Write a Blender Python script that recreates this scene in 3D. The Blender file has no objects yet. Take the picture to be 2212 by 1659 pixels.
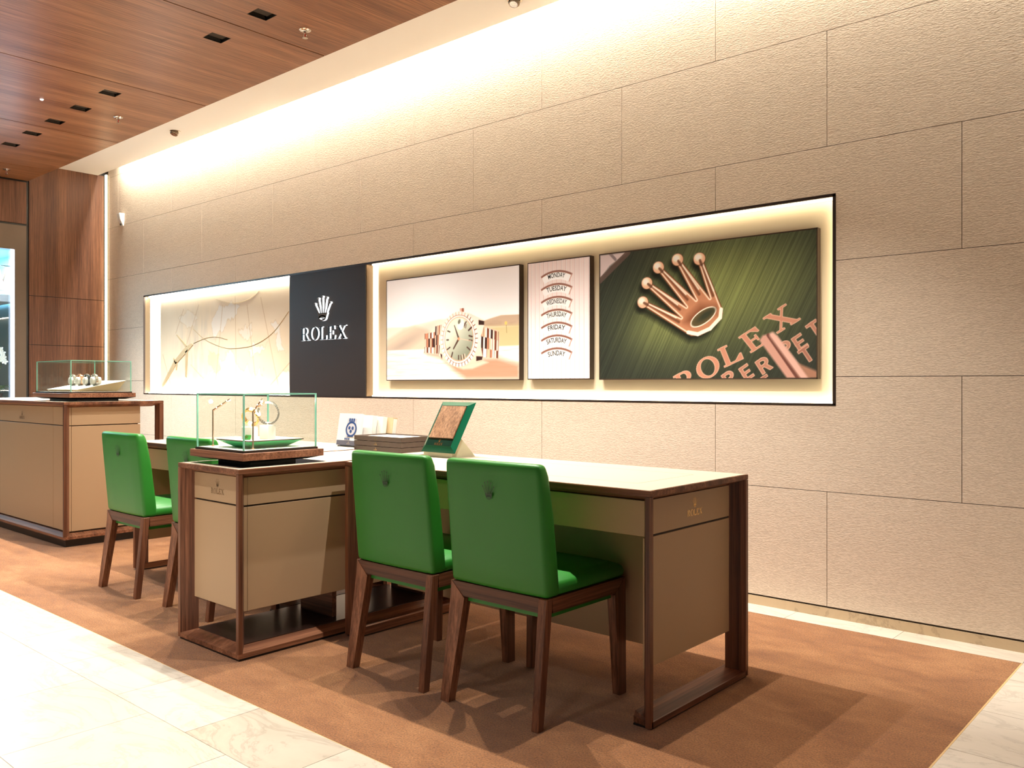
import bpy, bmesh, math, random
import numpy as np
from mathutils import Vector, Matrix
random.seed(7)
S = bpy.context.scene
COL = S.collection
PI = math.pi

# ------------------------------------------------------------------ camera
cam_d = bpy.data.cameras.new('camera')
cam = bpy.data.objects.new('camera', cam_d); COL.objects.link(cam)
cam.location = (0, 0, 1.093)
cam.rotation_euler = (math.radians(90), 0, math.radians(90 - 48.479))
cam_d.sensor_width = 36.0
cam_d.lens = 36.0 * 1846.0 / 2212.0
cam_d.clip_start = 0.05
S.camera = cam
# ------------------------------------------------------------------ world, exposure
W = bpy.data.worlds.new('world'); S.world = W
W.use_nodes = True
W.node_tree.nodes['Background'].inputs[0].default_value = (1.0, 0.975, 0.95, 1)
W.node_tree.nodes['Background'].inputs[1].default_value = 0.14
S.view_settings.view_transform = 'Standard'
S.view_settings.look = 'None'
S.view_settings.gamma = 1.0
S.view_settings.use_curve_mapping = False
S.view_settings.exposure = 0.0
S.cycles.use_denoising = True
S.cycles.max_bounces = 7
S.cycles.diffuse_bounces = 4
S.cycles.transparent_max_bounces = 16
S.cycles.sample_clamp_indirect = 6.0
S.cycles.caustics_reflective = False
S.cycles.caustics_refractive = False

WARM = (1.0, 0.945, 0.865)
ROW_Y = 2.62                      # the row of downlights above the desks
ROW_X = [-1.754, -2.718, -3.20, -4.164, -4.646, -6.09, -6.585, -7.067, -7.54, -8.025]
AISLE_Y = 0.35                    # the aisle's own row, above the stone floor
AISLE_X = [-3.3, -4.5, -5.7, -6.9, -8.1]
FILL_X = [-0.6, -2.0, -3.4, -4.8, -6.2]  # added unseen row behind the camera, fills the front faces
P_ROW, P_AISLE, P_FILL = 216.0, 185.0, 310.0

# ------------------------------------------------------------------ materials
def mat(name, color=(.5,.5,.5), rough=.5, metal=0.0, spec=.5, emit=None, estr=0.0, coat=0.0):
    m = bpy.data.materials.new(name); m.use_nodes = True
    b = m.node_tree.nodes['Principled BSDF']
    b.inputs['Base Color'].default_value = (*color, 1)
    b.inputs['Roughness'].default_value = rough
    b.inputs['Metallic'].default_value = metal
    b.inputs['Specular IOR Level'].default_value = spec
    if coat: b.inputs['Coat Weight'].default_value = coat; b.inputs['Coat Roughness'].default_value = .15
    if emit:
        b.inputs['Emission Color'].default_value = (*emit, 1)
        b.inputs['Emission Strength'].default_value = estr
    return m
def nodes(m): return m.node_tree.nodes, m.node_tree.links, m.node_tree.nodes['Principled BSDF']
def ramp(nt, stops):
    r = nt.nodes.new('ShaderNodeValToRGB'); e = r.color_ramp.elements
    while len(e) < len(stops): e.new(.5)
    for el, (p, c) in zip(e, stops): el.position = p; el.color = (*c, 1)
    return r
def coords(m, scale, kind='Object', rot=(0,0,0), world=False):
    nt = m.node_tree
    mp = nt.nodes.new('ShaderNodeMapping'); mp.inputs['Scale'].default_value = scale; mp.inputs['Rotation'].default_value = rot
    if world:
        g = nt.nodes.new('ShaderNodeNewGeometry'); nt.links.new(g.outputs['Position'], mp.inputs['Vector'])
    else:
        tc = nt.nodes.new('ShaderNodeTexCoord'); nt.links.new(tc.outputs[kind], mp.inputs['Vector'])
    return mp
def noise(m, mp, scale=1, detail=4, rough=.6, dist=0):
    n = m.node_tree.nodes.new('ShaderNodeTexNoise')
    n.inputs['Scale'].default_value = scale; n.inputs['Detail'].default_value = detail
    n.inputs['Roughness'].default_value = rough; n.inputs['Distortion'].default_value = dist
    m.node_tree.links.new(mp.outputs[0], n.inputs['Vector']); return n
def bump(m, src, strength, dist=.01):
    nt = m.node_tree; b = nt.nodes.new('ShaderNodeBump')
    b.inputs['Strength'].default_value = strength; b.inputs['Distance'].default_value = dist
    nt.links.new(src, b.inputs['Height']); nt.links.new(b.outputs[0], nt.nodes['Principled BSDF'].inputs['Normal']); return b
def mixc(m, fac, a, b, mode='MIX'):
    n = m.node_tree.nodes.new('ShaderNodeMix'); n.data_type = 'RGBA'; n.blend_type = mode
    L = m.node_tree.links
    for s, v in ((n.inputs[0], fac), (n.inputs[6], a), (n.inputs[7], b)):
        if hasattr(v, 'links'): L.new(v, s)
        elif isinstance(v, (int, float)): s.default_value = v
        else: s.default_value = (*v, 1)
    return n.outputs[2]

def wood(name, axis, dark, mid, light, rough=.42, band=1.0, world=False):
    """long-grain veneer; axis = grain direction"""
    m = mat(name, mid, rough, spec=.35)
    nt, L, b = nodes(m)
    ax = 'xyz'.index(axis)
    def sc(perp, along):
        v = [perp]*3; v[ax] = along; return tuple(v)
    n1 = noise(m, coords(m, sc(14*band, .35*band), world=world), 1, 3, .55, .3)
    n2 = noise(m, coords(m, sc(120, 2.2), world=world), 1, 3, .7)
    n3 = noise(m, coords(m, sc(420, 9), world=world), 1, 2, .6)
    r = ramp(m.node_tree, [(.30, dark), (.5, mid), (.68, light)])
    L.new(n1.outputs['Fac'], r.inputs['Fac'])
    r2 = ramp(m.node_tree, [(.34, (.44,.40,.37)), (.64, (1.28,1.28,1.28))])
    L.new(n2.outputs['Fac'], r2.inputs['Fac'])
    r3 = ramp(m.node_tree, [(.36, (.72,.70,.68)), (.55, (1.05,1.05,1.05))])
    L.new(n3.outputs['Fac'], r3.inputs['Fac'])
    c = mixc(m, .85, r.outputs[0], r2.outputs[0], 'MULTIPLY')
    c = mixc(m, .8, c, r3.outputs[0], 'MULTIPLY')
    L.new(c, b.inputs['Base Color'])
    bump(m, n2.outputs['Fac'], .08, .002)
    return m

WD, WM, WL = (.075,.026,.013), (.185,.072,.036), (.30,.130,.068)
walnut = {a: wood('walnut_'+a, a, WD, WM, WL) for a in 'xyz'}
ceil_wood = wood('ceiling_veneer', 'y', (.20,.074,.030), (.285,.118,.052), (.38,.175,.084), .34, .55)
wall_wood = wood('wall_veneer', 'z', (.085,.032,.015), (.145,.058,.028), (.22,.098,.050), .45, .55)
case_wood = {a: wood('case_veneer_'+a, a, (.19,.075,.04), (.27,.115,.062), (.35,.16,.09), .4) for a in 'xyz'}

def fabric_wall():
    m = mat('embossed_wallcovering', (.62,.49,.36), .62, spec=.3)
    nt, L, b = nodes(m)
    na = noise(m, coords(m, (75, 75, 215), world=True), 1, 2, .6, .3)
    nb = noise(m, coords(m, (9, 9, 30), world=True), 1, 3, .6)
    r = ramp(m.node_tree, [(.30, (.62,.505,.385)), (.66, (.755,.63,.495))])
    L.new(na.outputs['Fac'], r.inputs['Fac'])
    r2 = ramp(m.node_tree, [(.3, (.97,.97,.97)), (.7, (1.02,1.02,1.02))]); L.new(nb.outputs['Fac'], r2.inputs['Fac'])
    L.new(mixc(m, 1.0, r.outputs[0], r2.outputs[0], 'MULTIPLY'), b.inputs['Base Color'])
    bump(m, na.outputs['Fac'], .5, .0045)
    return m
wallmat = fabric_wall()

def carpet_mat():
    m = mat('tan_cut_pile', (.36,.18,.075), .95, spec=.1)
    nt, L, b = nodes(m)
    big = noise(m, coords(m, (1.6, 2.6, 1), world=True), 1, 4, .6, .8)
    mid_ = noise(m, coords(m, (9, 16, 1), world=True), 1, 3, .6, .4)
    fine = noise(m, coords(m, (170, 170, 170), world=True), 1, 3, .75)
    r = ramp(m.node_tree, [(.28, (.175,.062,.018)), (.5, (.285,.118,.038)), (.72, (.40,.19,.072))])
    L.new(mixc(m, .38, big.outputs['Fac'], mid_.outputs['Fac']), r.inputs['Fac'])
    r2 = ramp(m.node_tree, [(.33, (.42,.40,.38)), (.66, (1.42,1.42,1.42))]); L.new(fine.outputs['Fac'], r2.inputs['Fac'])
    L.new(mixc(m, 1.0, r.outputs[0], r2.outputs[0], 'MULTIPLY'), b.inputs['Base Color'])
    bump(m, fine.outputs['Fac'], .9, .006)
    b.inputs['Sheen Weight'].default_value = .25; b.inputs['Sheen Roughness'].default_value = .5
    return m
carpetmat = carpet_mat()

def marble(name, base, vein=.10):
    m = mat(name, base, .22, spec=.4)
    nt, L, b = nodes(m)
    n1 = noise(m, coords(m, (2.2, 4.5, 3), world=True), 1, 6, .65, 1.6)
    n2 = noise(m, coords(m, (1.1, 1.6, 1.3), world=True), 1, 3, .5, .6)
    d = tuple(c*(1-vein*1.6) for c in base)
    r = ramp(m.node_tree, [(.44, base), (.485, d), (.50, tuple(c*(1-vein*.4) for c in base)), (.60, base)])
    L.new(n1.outputs['Fac'], r.inputs['Fac'])
    r2 = ramp(m.node_tree, [(.3, (.93,.91,.87)), (.7, (1.03,1.03,1.03))]); L.new(n2.outputs['Fac'], r2.inputs['Fac'])
    L.new(mixc(m, 1.0, r.outputs[0], r2.outputs[0], 'MULTIPLY'), b.inputs['Base Color'])
    return m
marbles = [marble('cream_marble_pale', (.58,.52,.445)), marble('cream_marble', (.55,.49,.41)), marble('cream_marble_dusky', (.485,.425,.345), .13)]
skirt_stone = marble('skirting_stone', (.58,.44,.28), .14)

def leather(name, col, rough=.45, bs=.12, sc=700, spec=.4):
    m = mat(name, col, rough, spec=spec)
    n = noise(m, coords(m, (sc, sc, sc)), 1, 2, .6); bump(m, n.outputs['Fac'], bs, .002)
    return m
beige = leather('beige_leather', (.44,.30,.175), .5)
cream = leather('cream_leather', (.56,.46,.345), .6, .06)
green = leather('green_leather', (.024,.205,.022), .42, .10, 900)
greendk = mat('dark_green_emboss', (.018,.06,.02), .5)
bronze = mat('bronze_trim', (.10,.062,.036), .38, .6)
black = mat('black', (.008,.007,.007), .4)
dark_sat = mat('dark_brown_lacquer', (.030,.020,.016), .5, spec=.3)
groove = mat('shadow_gap', (.03,.018,.01), .8)
plaster = mat('cream_plaster', (.87,.85,.81), .8, spec=.2)
nichewhite = mat('cream_paint', (.86,.73,.52), .7, spec=.2)
white = mat('white_satin', (.85,.83,.80), .4)
blackglass = mat('black_glass', (.01,.012,.016), .05, spec=.6)
gold = mat('polished_gold', (.95,.62,.25), .22, 1.0)
rosegold = mat('rose_gold', (.95,.60,.42), .2, 1.0)
steel = mat('steel', (.75,.73,.70), .2, 1.0)
chrome = mat('chrome', (.80,.76,.70), .12, 1.0)
chalk = mat('chalk_white', (.86,.82,.74), .5)
dimgold = mat('dull_gold_print', (.20,.11,.045), .4, .3)
brownbox = mat('taupe_leather', (.085,.058,.043), .55)
redbulb = mat('red_glass_bulb', (.6,.02,.01), .1)
greenglass = mat('green_glass_edge', (.25,.62,.48), .12, spec=.6)
def led(name, col, s):
    m = mat(name, (.9,.9,.9), .5, emit=col, estr=s); return m
led_warm = led('warm_led', (1.0,.80,.50), 26.0)
led_niche = led('niche_led', (1.0,.86,.60), 11.0)
led_map = led('map_led', (1.0,.93,.80), 45.0)
led_cool = led('cool_led', (.62,.74,1.0), 14.0)
led_letter = led('letter_side_light', (.82,.92,1.0), 1.1)
def glassm():
    m = bpy.data.materials.new('clear_glass'); m.use_nodes = True
    nt = m.node_tree; nt.nodes.clear()
    o = nt.nodes.new('ShaderNodeOutputMaterial'); mx = nt.nodes.new('ShaderNodeMixShader')
    t = nt.nodes.new('ShaderNodeBsdfTransparent'); t.inputs[0].default_value = (.95,.975,.96,1)
    g = nt.nodes.new('ShaderNodeBsdfGlossy'); g.inputs['Roughness'].default_value = .02
    lw = nt.nodes.new('ShaderNodeLayerWeight'); lw.inputs[0].default_value = .5
    pw = nt.nodes.new('ShaderNodeMath'); pw.operation = 'POWER'; pw.inputs[1].default_value = 5.0
    ma = nt.nodes.new('ShaderNodeMath'); ma.operation = 'MULTIPLY_ADD'; ma.inputs[1].default_value = .85; ma.inputs[2].default_value = .022
    nt.links.new(lw.outputs['Facing'], pw.inputs[0]); nt.links.new(pw.outputs[0], ma.inputs[0])
    nt.links.new(ma.outputs[0], mx.inputs[0]); nt.links.new(t.outputs[0], mx.inputs[1]); nt.links.new(g.outputs[0], mx.inputs[2])
    nt.links.new(mx.outputs[0], o.inputs[0]); return m
glass = glassm()

# ------------------------------------------------------------------ geometry helpers
class MB:
    """collects verts / faces (several shapes) for one mesh"""
    def __init__(s): s.v = []; s.f = []; s.m = []
    def add(s, vs, fs, mi=0):
        o = len(s.v); s.v += [tuple(map(float, p)) for p in vs]; s.f += [tuple(i+o for i in f) for f in fs]; s.m += [mi]*len(fs); return s
    def box(s, x0, x1, y0, y1, z0, z1, mi=0):
        return s.hexa([(x0,y0,z0),(x1,y0,z0),(x1,y1,z0),(x0,y1,z0)], [(x0,y0,z1),(x1,y0,z1),(x1,y1,z1),(x0,y1,z1)], mi)
    def hexa(s, b, t, mi=0):
        n = len(b); fs = [tuple(range(n-1,-1,-1)), tuple(range(n, 2*n))]
        fs += [(i, (i+1)%n, n+(i+1)%n, n+i) for i in range(n)]
        return s.add(list(b)+list(t), fs, mi)
    def rings(s, rs, mi=0, caps=True):
        n = len(rs[0]); vs = [p for r in rs for p in r]; fs = []
        for k in range(len(rs)-1):
            for i in range(n): fs.append((k*n+i, k*n+(i+1)%n, (k+1)*n+(i+1)%n, (k+1)*n+i))
        if caps: fs.append(tuple(range(n-1,-1,-1))); fs.append(tuple((len(rs)-1)*n+i for i in range(n)))
        return s.add(vs, fs, mi)
    def lathe(s, prof, c=(0,0,0), n=20, axis='z', mi=0):
        rs = []
        for r, h in prof:
            ring = []
            for i in range(n):
                a = 2*PI*i/n; p = (r*math.cos(a), r*math.sin(a), h)
                if axis == 'y': p = (p[0], p[2], -p[1])
                elif axis == 'x': p = (p[2], p[0], p[1])
                ring.append((c[0]+p[0], c[1]+p[1], c[2]+p[2]))
            rs.append(ring)
        return s.rings(rs, mi)
    def tube(s, pts, r, n=8, mi=0, closed=False):
        pts = [Vector(p) for p in pts]; rs = []
        N = len(pts)
        for k, p in enumerate(pts):
            if closed: d = pts[(k+1)%N] - pts[k-1]
            else: d = pts[min(k+1, N-1)] - pts[max(k-1, 0)]
            d.normalize(); u = d.orthogonal() if abs(d.z) > .95 else d.cross(Vector((0,0,1)))
            u.normalize(); w = d.cross(u); rr = r[k] if isinstance(r, (list, tuple)) else r
            rs.append([tuple(p + (u*math.cos(2*PI*i/n) + w*math.sin(2*PI*i/n))*rr) for i in range(n)])
        if closed: rs.append(rs[0])
        return s.rings(rs, mi, caps=not closed)
    def flat(s, poly, mi=0): return s.add(poly, [tuple(range(len(poly)))], mi)
    def mesh(s, name, mats, off=(0,0,0), smooth=False, bevel=0, seg=2):
        me = bpy.data.meshes.new(name)
        vs = [(p[0]-off[0], p[1]-off[1], p[2]-off[2]) for p in s.v]
        me.from_pydata(vs, [], s.f); me.update()
        for m in (mats if isinstance(mats, (list, tuple)) else [mats]): me.materials.append(m)
        me.polygons.foreach_set('material_index', s.m)
        bm = bmesh.new(); bm.from_mesh(me)
        bmesh.ops.recalc_face_normals(bm, faces=bm.faces)
        if bevel:
            bmesh.ops.remove_doubles(bm, verts=bm.verts, dist=1e-6)
            es = [e for e in bm.edges if len(e.link_faces) == 2 and e.calc_face_angle(0) > .5]
            bmesh.ops.bevel(bm, geom=es, offset=bevel, segments=seg, affect='EDGES', profile=.5, clamp_overlap=True)
        bm.to_mesh(me); bm.free()
        if smooth:
            me.polygons.foreach_set('use_smooth', [True]*len(me.polygons))
            try: me.set_sharp_from_angle(angle=math.radians(38))
            except Exception: pass
        return me
def tag(o, label=None, cat=None, group=None, kind=None):
    if label: o['label'] = label
    if cat: o['category'] = cat
    if group: o['group'] = group
    if kind: o['kind'] = kind
    return o
def root(name, loc, label, cat, group=None, rz=0):
    o = bpy.data.objects.new(name, None); o.empty_display_size = .05; COL.objects.link(o)
    o.location = loc; o.rotation_euler = (0,0,rz); tag(o, label, cat, group); return o
def worldloc(o):
    v = Vector((0,0,0))
    while o: v += Vector(o.location); o = o.parent
    return v
def obj(name, me, parent=None):
    o = bpy.data.objects.new(name, me); COL.objects.link(o)
    if parent is not None: o.parent = parent
    return o
def part(name, mb, mats, parent=None, **kw):
    """mb in world coordinates, parents unrotated"""
    off = worldloc(parent) if parent is not None else (0,0,0)
    return obj(name, mb.mesh(name, mats, off, **kw), parent)
def lpart(name, mb, mats, parent, **kw):   # local coordinates
    return obj(name, mb.mesh(name, mats, **kw), parent)
def lightobj(name, data, loc, parent=None, rot=(0,0,0)):
    o = bpy.data.objects.new(name, data); COL.objects.link(o)
    if parent is not None: o.parent = parent; o.location = Vector(loc) - worldloc(parent)
    else: o.location = loc
    o.rotation_euler = rot; return o
def struct(name, mb, mats, label=None, **kw):
    o = part(name, mb, mats, None, **kw); o['kind'] = 'structure'
    if label: o['label'] = label
    return o

# ------------------------------------------------------------------ lettering: convex pieces in a unit-high cell
def ring_quads(cx, cy, rx, ry, tx, ty, a0=0, a1=2*PI, n=28):
    q = []
    for i in range(n):
        b0 = a0+(a1-a0)*i/n; b1 = a0+(a1-a0)*(i+1)/n
        o = lambda a: (cx+rx*math.cos(a), cy+ry*math.sin(a)); k = lambda a: (cx+(rx-tx)*math.cos(a), cy+(ry-ty)*math.sin(a))
        q.append([k(b0), o(b0), o(b1), k(b1)])
    return q
def rect(x0, x1, y0, y1): return [(x0,y0),(x1,y0),(x1,y1),(x0,y1)]
def G(ch):
    """returns (width, pieces): serif capitals of the R O L E X kind"""
    t, h = .15, .055
    if ch == 'R':
        q = [rect(.09,.09+t,0,1), rect(0,.34,0,h), rect(0,.30,1-h,1), rect(.2,.42,.945,1), rect(.2,.42,.46,.515)]
        q += ring_quads(.40,.73,.27,.27,.15,.055,-PI/2,PI/2,14)
        q += [[(.36,.5),(.52,.5),(.80,0),(.63,0)], rect(.58,.90,0,h)]
        return .86, q
    if ch == 'O': return .90, ring_quads(.44,.5,.44,.52,.155,.055,0,2*PI,32)
    if ch == 'L': return .74, [rect(.09,.09+t,0,1), rect(0,.34,1-h,1), rect(0,.70,0,h), [(.44,h),(.70,h),(.70,.32),(.655,.32)]]
    if ch == 'E':
        return .80, [rect(.09,.09+t,0,1), rect(0,.70,0,h), rect(0,.66,1-h,1), rect(.2,.50,.475,.53), [(.46,h),(.70,h),(.74,.30),(.695,.30)],
                     [(.44,1-h),(.66,1-h),(.68,.74),(.64,.74)], rect(.46,.51,.36,.65)]
    if ch == 'X':
        return .92, [[(.06,1),(.25,1),(.86,0),(.66,0)], [(.10,0),(.17,0),(.80,1),(.73,1)], rect(0,.31,1-h,1), rect(.60,.92,1-h,1), rect(0,.30,0,h), rect(.56,.92,0,h)]
    # sans capitals
    if ch == 'P': return .62, [rect(0,.15,0,1), rect(.1,.34,.86,1), rect(.1,.34,.40,.54)] + ring_quads(.32,.70,.30,.30,.15,.14,-PI/2,PI/2,12)
    if ch == 'e': return .58, [rect(0,.15,0,1), rect(0,.52,0,.14), rect(0,.52,.86,1), rect(0,.46,.44,.57)]
    if ch == 'r': return .66, [rect(0,.15,0,1), rect(.1,.34,.86,1), rect(.1,.34,.40,.54), [(.26,.46),(.44,.46),(.64,0),(.46,0)]] + ring_quads(.32,.70,.30,.30,.15,.14,-PI/2,PI/2,12)
    if ch == 't': return .60, [rect(.22,.37,0,1), rect(0,.59,.86,1)]
    if ch == 'W': return 1.2, [[(0,1),(.2,1),(.42,0),(.25,0)], [(.25,0),(.42,0),(.68,1),(.52,1)], [(.52,1),(.68,1),(.92,0),(.76,0)], [(.76,0),(.92,0),(1.2,1),(1.02,1)]]
    return .5, []
def word(s, gap=.10):
    x = 0; out = []
    for ch in s:
        w, q = G(ch); out += [[(x+a, b) for a, b in p] for p in q]; x += w + gap
    return x-gap, out
def crown():
    """five-pointed coronet with ball tips, unit high, centred on x"""
    out = []
    tips = [(-.40,.70), (-.215,.90), (0,.96), (.215,.90), (.40,.70)]
    for i, (tx, ty) in enumerate(tips):
        bx = (i-2)*.092; w = .030; n = 12
        out.append([(bx-w,.30),(bx+w,.30),(tx+.012,ty),(tx-.012,ty)])
        out.append([(tx+.042*math.cos(2*PI*k/n), ty+.042*math.sin(2*PI*k/n)) for k in range(n)])
    out.append([(-.19,.12),(.19,.12),(.265,.32),(-.265,.32)])
    out += ring_quads(0,.12,.19,.115,.055,.045,0,2*PI,20)
    return out
def lockup(h_word, gapz=.25, h_crown=1.55, scale=1.0):
    """crown above the wordmark, centred; word height = h_word"""
    w, q = word('ROLEX', .08)
    out = [[((a-w/2)*h_word, b*h_word) for a, b in p] for p in q]
    out += [[(a*h_crown*h_word, (1+gapz)*h_word + b*h_crown*h_word) for a, b in p] for p in crown()]
    return out
def frame_axes(o, ux, uz): return Vector(o), Vector(ux), Vector(uz)
def flat_glyphs(mb, polys, o, ux, uz, mi=0):
    o, ux, uz = frame_axes(o, ux, uz)
    for p in polys: mb.flat([tuple(o+ux*a+uz*b) for a, b in p], mi)
    return mb
def solid_glyphs(mb, polys, o, ux, uz, depth, mi_face=0, mi_side=1):
    """depth: vector from the back to the front face"""
    o, ux, uz = frame_axes(o, ux, uz); d = Vector(depth)
    for p in polys:
        n = len(p); b = [tuple(o+ux*a+uz*c) for a, c in p]; t = [tuple(o+ux*a+uz*c+d) for a, c in p]
        k = len(mb.v); mb.v += b+t
        mb.f.append(tuple(k+n+i for i in range(n))); mb.m.append(mi_face)
        for i in range(n): mb.f.append((k+i, k+(i+1)%n, k+n+(i+1)%n, k+n+i)); mb.m.append(mi_side)
    return mb

# ================================================================== THE SETTING
YW = 3.978              # face of the panelled wall
NX0, NX1, NZ0, NZ1 = -8.466, -1.512, .995, 1.978     # niche opening
XL = -9.35              # walnut end wall
ZW, YE = 3.134, 3.21    # wood ceiling height, its edge towards the wall
ZS = 3.318              # soffit

# ---- floor: stone slabs on a bed
fb = MB().box(-13, 4, -5, 4.4, -.06, -.012)
floor = struct('floor', fb, mat('bedding', (.45,.37,.27), .8), 'cream marble floor of large rectangular slabs')
def tile(x0, x1, y0, y1):
    g = .0009
    me = MB().box(x0+g, x1-g, y0+g, y1-g, -.012, 0).mesh('tile', random.choices(marbles, [5,3,1.6])[0])
    return obj('tile', me, floor)
CX0, CX1, CY0, CY1 = -9.3, -.72, 1.595, 3.828     # carpet
TW, TH = .487, .446
fix = {(-3.259, .881): 2, (-4.233, 1.327): 1}
ys = [1.327-TH*k for k in range(6, -1, -1)] + [CY0]
for r in range(len(ys)-1):
    off = -2.79 if (len(ys)-1-r) % 2 == 0 else -2.79+TW*.5
    k0 = int((-8.2-off)//TW); k1 = int((1.3-off)//TW)
    for k in range(k0, k1+1): tile(off+k*TW, off+(k+1)*TW, ys[r], ys[r+1])
x = CX1
for i in range(4):
    for j in range(6): tile(x+i*TW, x+(i+1)*TW, CY0+j*.398, CY0+(j+1)*.398)
for k in range(18): tile(CX1-(k+1)*TW, CX1-k*TW, CY1, 3.985)
struct('floor_beyond', MB().box(-13, 4, -5, ys[0], -.012, 0).box(1.25, 4, ys[0], 4.4, -.012, 0).box(-13, -8.2, ys[0], 1.595, -.012, 0), marbles[0])

carpet = root('carpet', (-4.5, 2.7, 0), 'tan cut pile carpet inset in the stone floor under the desks', 'carpet')
part('pile', MB().box(CX0, CX1-.006, CY0+.003, CY1, -.010, 0), carpetmat, carpet)
part('edge_binding', MB().box(CX1-.006, CX1, CY0, CY1, -.010, -.0005).box(CX0, CX1, CY0, CY0+.003, -.010, -.0005), mat('binding', (.55,.36,.16), .8), carpet)

# ---- the panelled wall
wb = MB()
YB = YW+.004            # bed behind the panels
for a, b_, c, d in ((-9.6, NX0, 0, 3.6), (NX1, 2.5, 0, 3.6), (NX0, NX1, 0, NZ0), (NX0, NX1, NZ1, 3.6)):
    wb.box(a, b_, YB, YB+.12, c, d)
wall = struct('wall_back', wb, groove, 'wall of large tan embossed panels in staggered courses')
rows = [.050, .588, 1.127, 1.668, 2.207, 2.750, 3.290, 3.60]
PW, GAP = 1.1535, .0028
WX0, WX1 = -9.285, 2.4
def sub(rects, hole):
    out = []
    hx0, hx1, hz0, hz1 = hole
    for x0, x1, z0, z1 in rects:
        if x1 <= hx0 or x0 >= hx1 or z1 <= hz0 or z0 >= hz1: out.append((x0,x1,z0,z1)); continue
        if z0 < hz0: out.append((x0,x1,z0,hz0))
        if z1 > hz1: out.append((x0,x1,hz1,z1))
        a, b_ = max(z0,hz0), min(z1,hz1)
        if x0 < hx0: out.append((x0,hx0,a,b_))
        if x1 > hx1: out.append((hx1,x1,a,b_))
    return out
for r in range(7):
    o0 = -.974 if r % 2 == 1 else -.974-PW/2
    for k in range(-9, 4):
        x0, x1 = o0+k*PW+GAP/2, o0+(k+1)*PW-GAP/2
        x0, x1 = max(x0, WX0), min(x1, WX1)
        if x1-x0 < .02: continue
        rs = sub([(x0, x1, rows[r]+GAP/2, rows[r+1]-GAP/2)], (NX0-.004, NX1+.004, NZ0-.004, NZ1+.004))
        if not rs: continue
        mb = MB()
        for q in rs: mb.box(q[0], q[1], YW, YB, q[2], q[3])
        part('wall_panel', mb, wallmat, wall)
struct('baseboard_back', MB().box(-9.3, 2.5, YW-.002, YB, 0, .043), skirt_stone, 'low cream stone skirting under the panelled wall')

# ---- walnut end wall with the shop window
lb = MB()
lb.box(XL-.06, XL-.014, 3.20, YW+.1, 0, 3.5).box(XL-.06, XL-.014, -3, 3.20, 2.44, 3.5).box(XL-.06, XL-.014, -3, .6, 0, 2.44)
wl = struct('wall_left', lb, black, 'end wall of walnut veneer panels with dark shadow gaps')
for z0, z1 in ((.50,.985), (.99,1.4875), (1.4925,1.983), (1.988,3.322), (0,.495)):
    part('wall_panel', MB().box(XL-.014, XL, 3.222, 3.958, z0, z1), wall_wood, wl)
for y0, y1 in ((2.20,3.196), (1.2,2.195), (.2,1.195), (-.8,.195), (-1.8,-.805)):
    part('wall_panel', MB().box(XL-.014, XL, y0, y1, 2.70, 3.118), wall_wood, wl)
struct('wall_far', MB().box(-13, -12.9, -5, 4.4, 0, 3.5), plaster)
win = struct('window_1', MB().box(XL-.10, XL-.002, 3.09, 3.196, 0, 2.68).box(XL-.10, XL-.002, .6, 3.09, 2.435, 2.68).box(XL-.10, XL-.002, .6, .7, 0, 2.44), mat('window_bronze', (.13,.095,.07), .4, .5), 'tall bronze framed display window at the far end')
part('pane', MB().box(XL-.06, XL-.052, .7, 3.09, .02, 2.435), glass, win)
part('side_light', MB().box(XL-.045, XL-.012, 3.066, 3.09, .3, 2.43), led_cool, win)
wi = MB().box(XL-1.35, XL-1.3, .3, 3.6, 0, 2.6).box(XL-1.35, XL-.1, 3.25, 3.3, 0, 2.6).box(XL-1.35, XL-.1, .3, 3.3, 2.45, 2.5)
part('lining', wi, mat('window_lining', (.30,.50,.58), .5), win)
part('shelf', MB().box(XL-1.3, XL-.25, .7, 3.2, 1.93, 2.0), white, win)
al = bpy.data.lights.new('window_tube', 'AREA'); al.shape = 'RECTANGLE'; al.size = 2.2; al.size_y = .05; al.energy = 220; al.color = (.55,.8,1.0)
lightobj('window_tube', al, (XL-.55, 1.9, 2.43), win, (0,0,PI/2))

# ---- ceilings
ceil = struct('ceiling', MB().box(-9.4, 4, -5, YE, ZW+.02, ZW+.22), groove, 'lowered ceiling of red brown veneer panels')
HX, HY = .056, .060
joints = [-8.735+1.4455*k for k in range(-1, 9)]
for a, b_ in zip(joints[:-1], joints[1:]):
    a, b_ = max(a, XL)+.0045, b_-.0045
    if b_ < -9.3: continue
    mb = MB().box(a, b_, ROW_Y+HY, YE, ZW, ZW+.02).box(a, b_, -5, ROW_Y-HY, ZW, ZW+.02)
    hs = sorted(x for x in ROW_X if a < x < b_); cur = a
    for h in hs: mb.box(cur, h-HX, ROW_Y-HY, ROW_Y+HY, ZW, ZW+.02); cur = h+HX
    mb.box(cur, b_, ROW_Y-HY, ROW_Y+HY, ZW, ZW+.02)
    part('ceiling_panel', mb, ceil_wood, ceil)
struct('trim_1', MB().box(-9.35, 4, YE+.002, 3.895, ZS, ZS+.06), plaster, 'cream plaster soffit strip between wood ceiling and wall')
struct('trim_2', MB().box(-9.35, 4, YE-.0, YE+.002, ZW+.02, ZS+.1), plaster)

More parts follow.
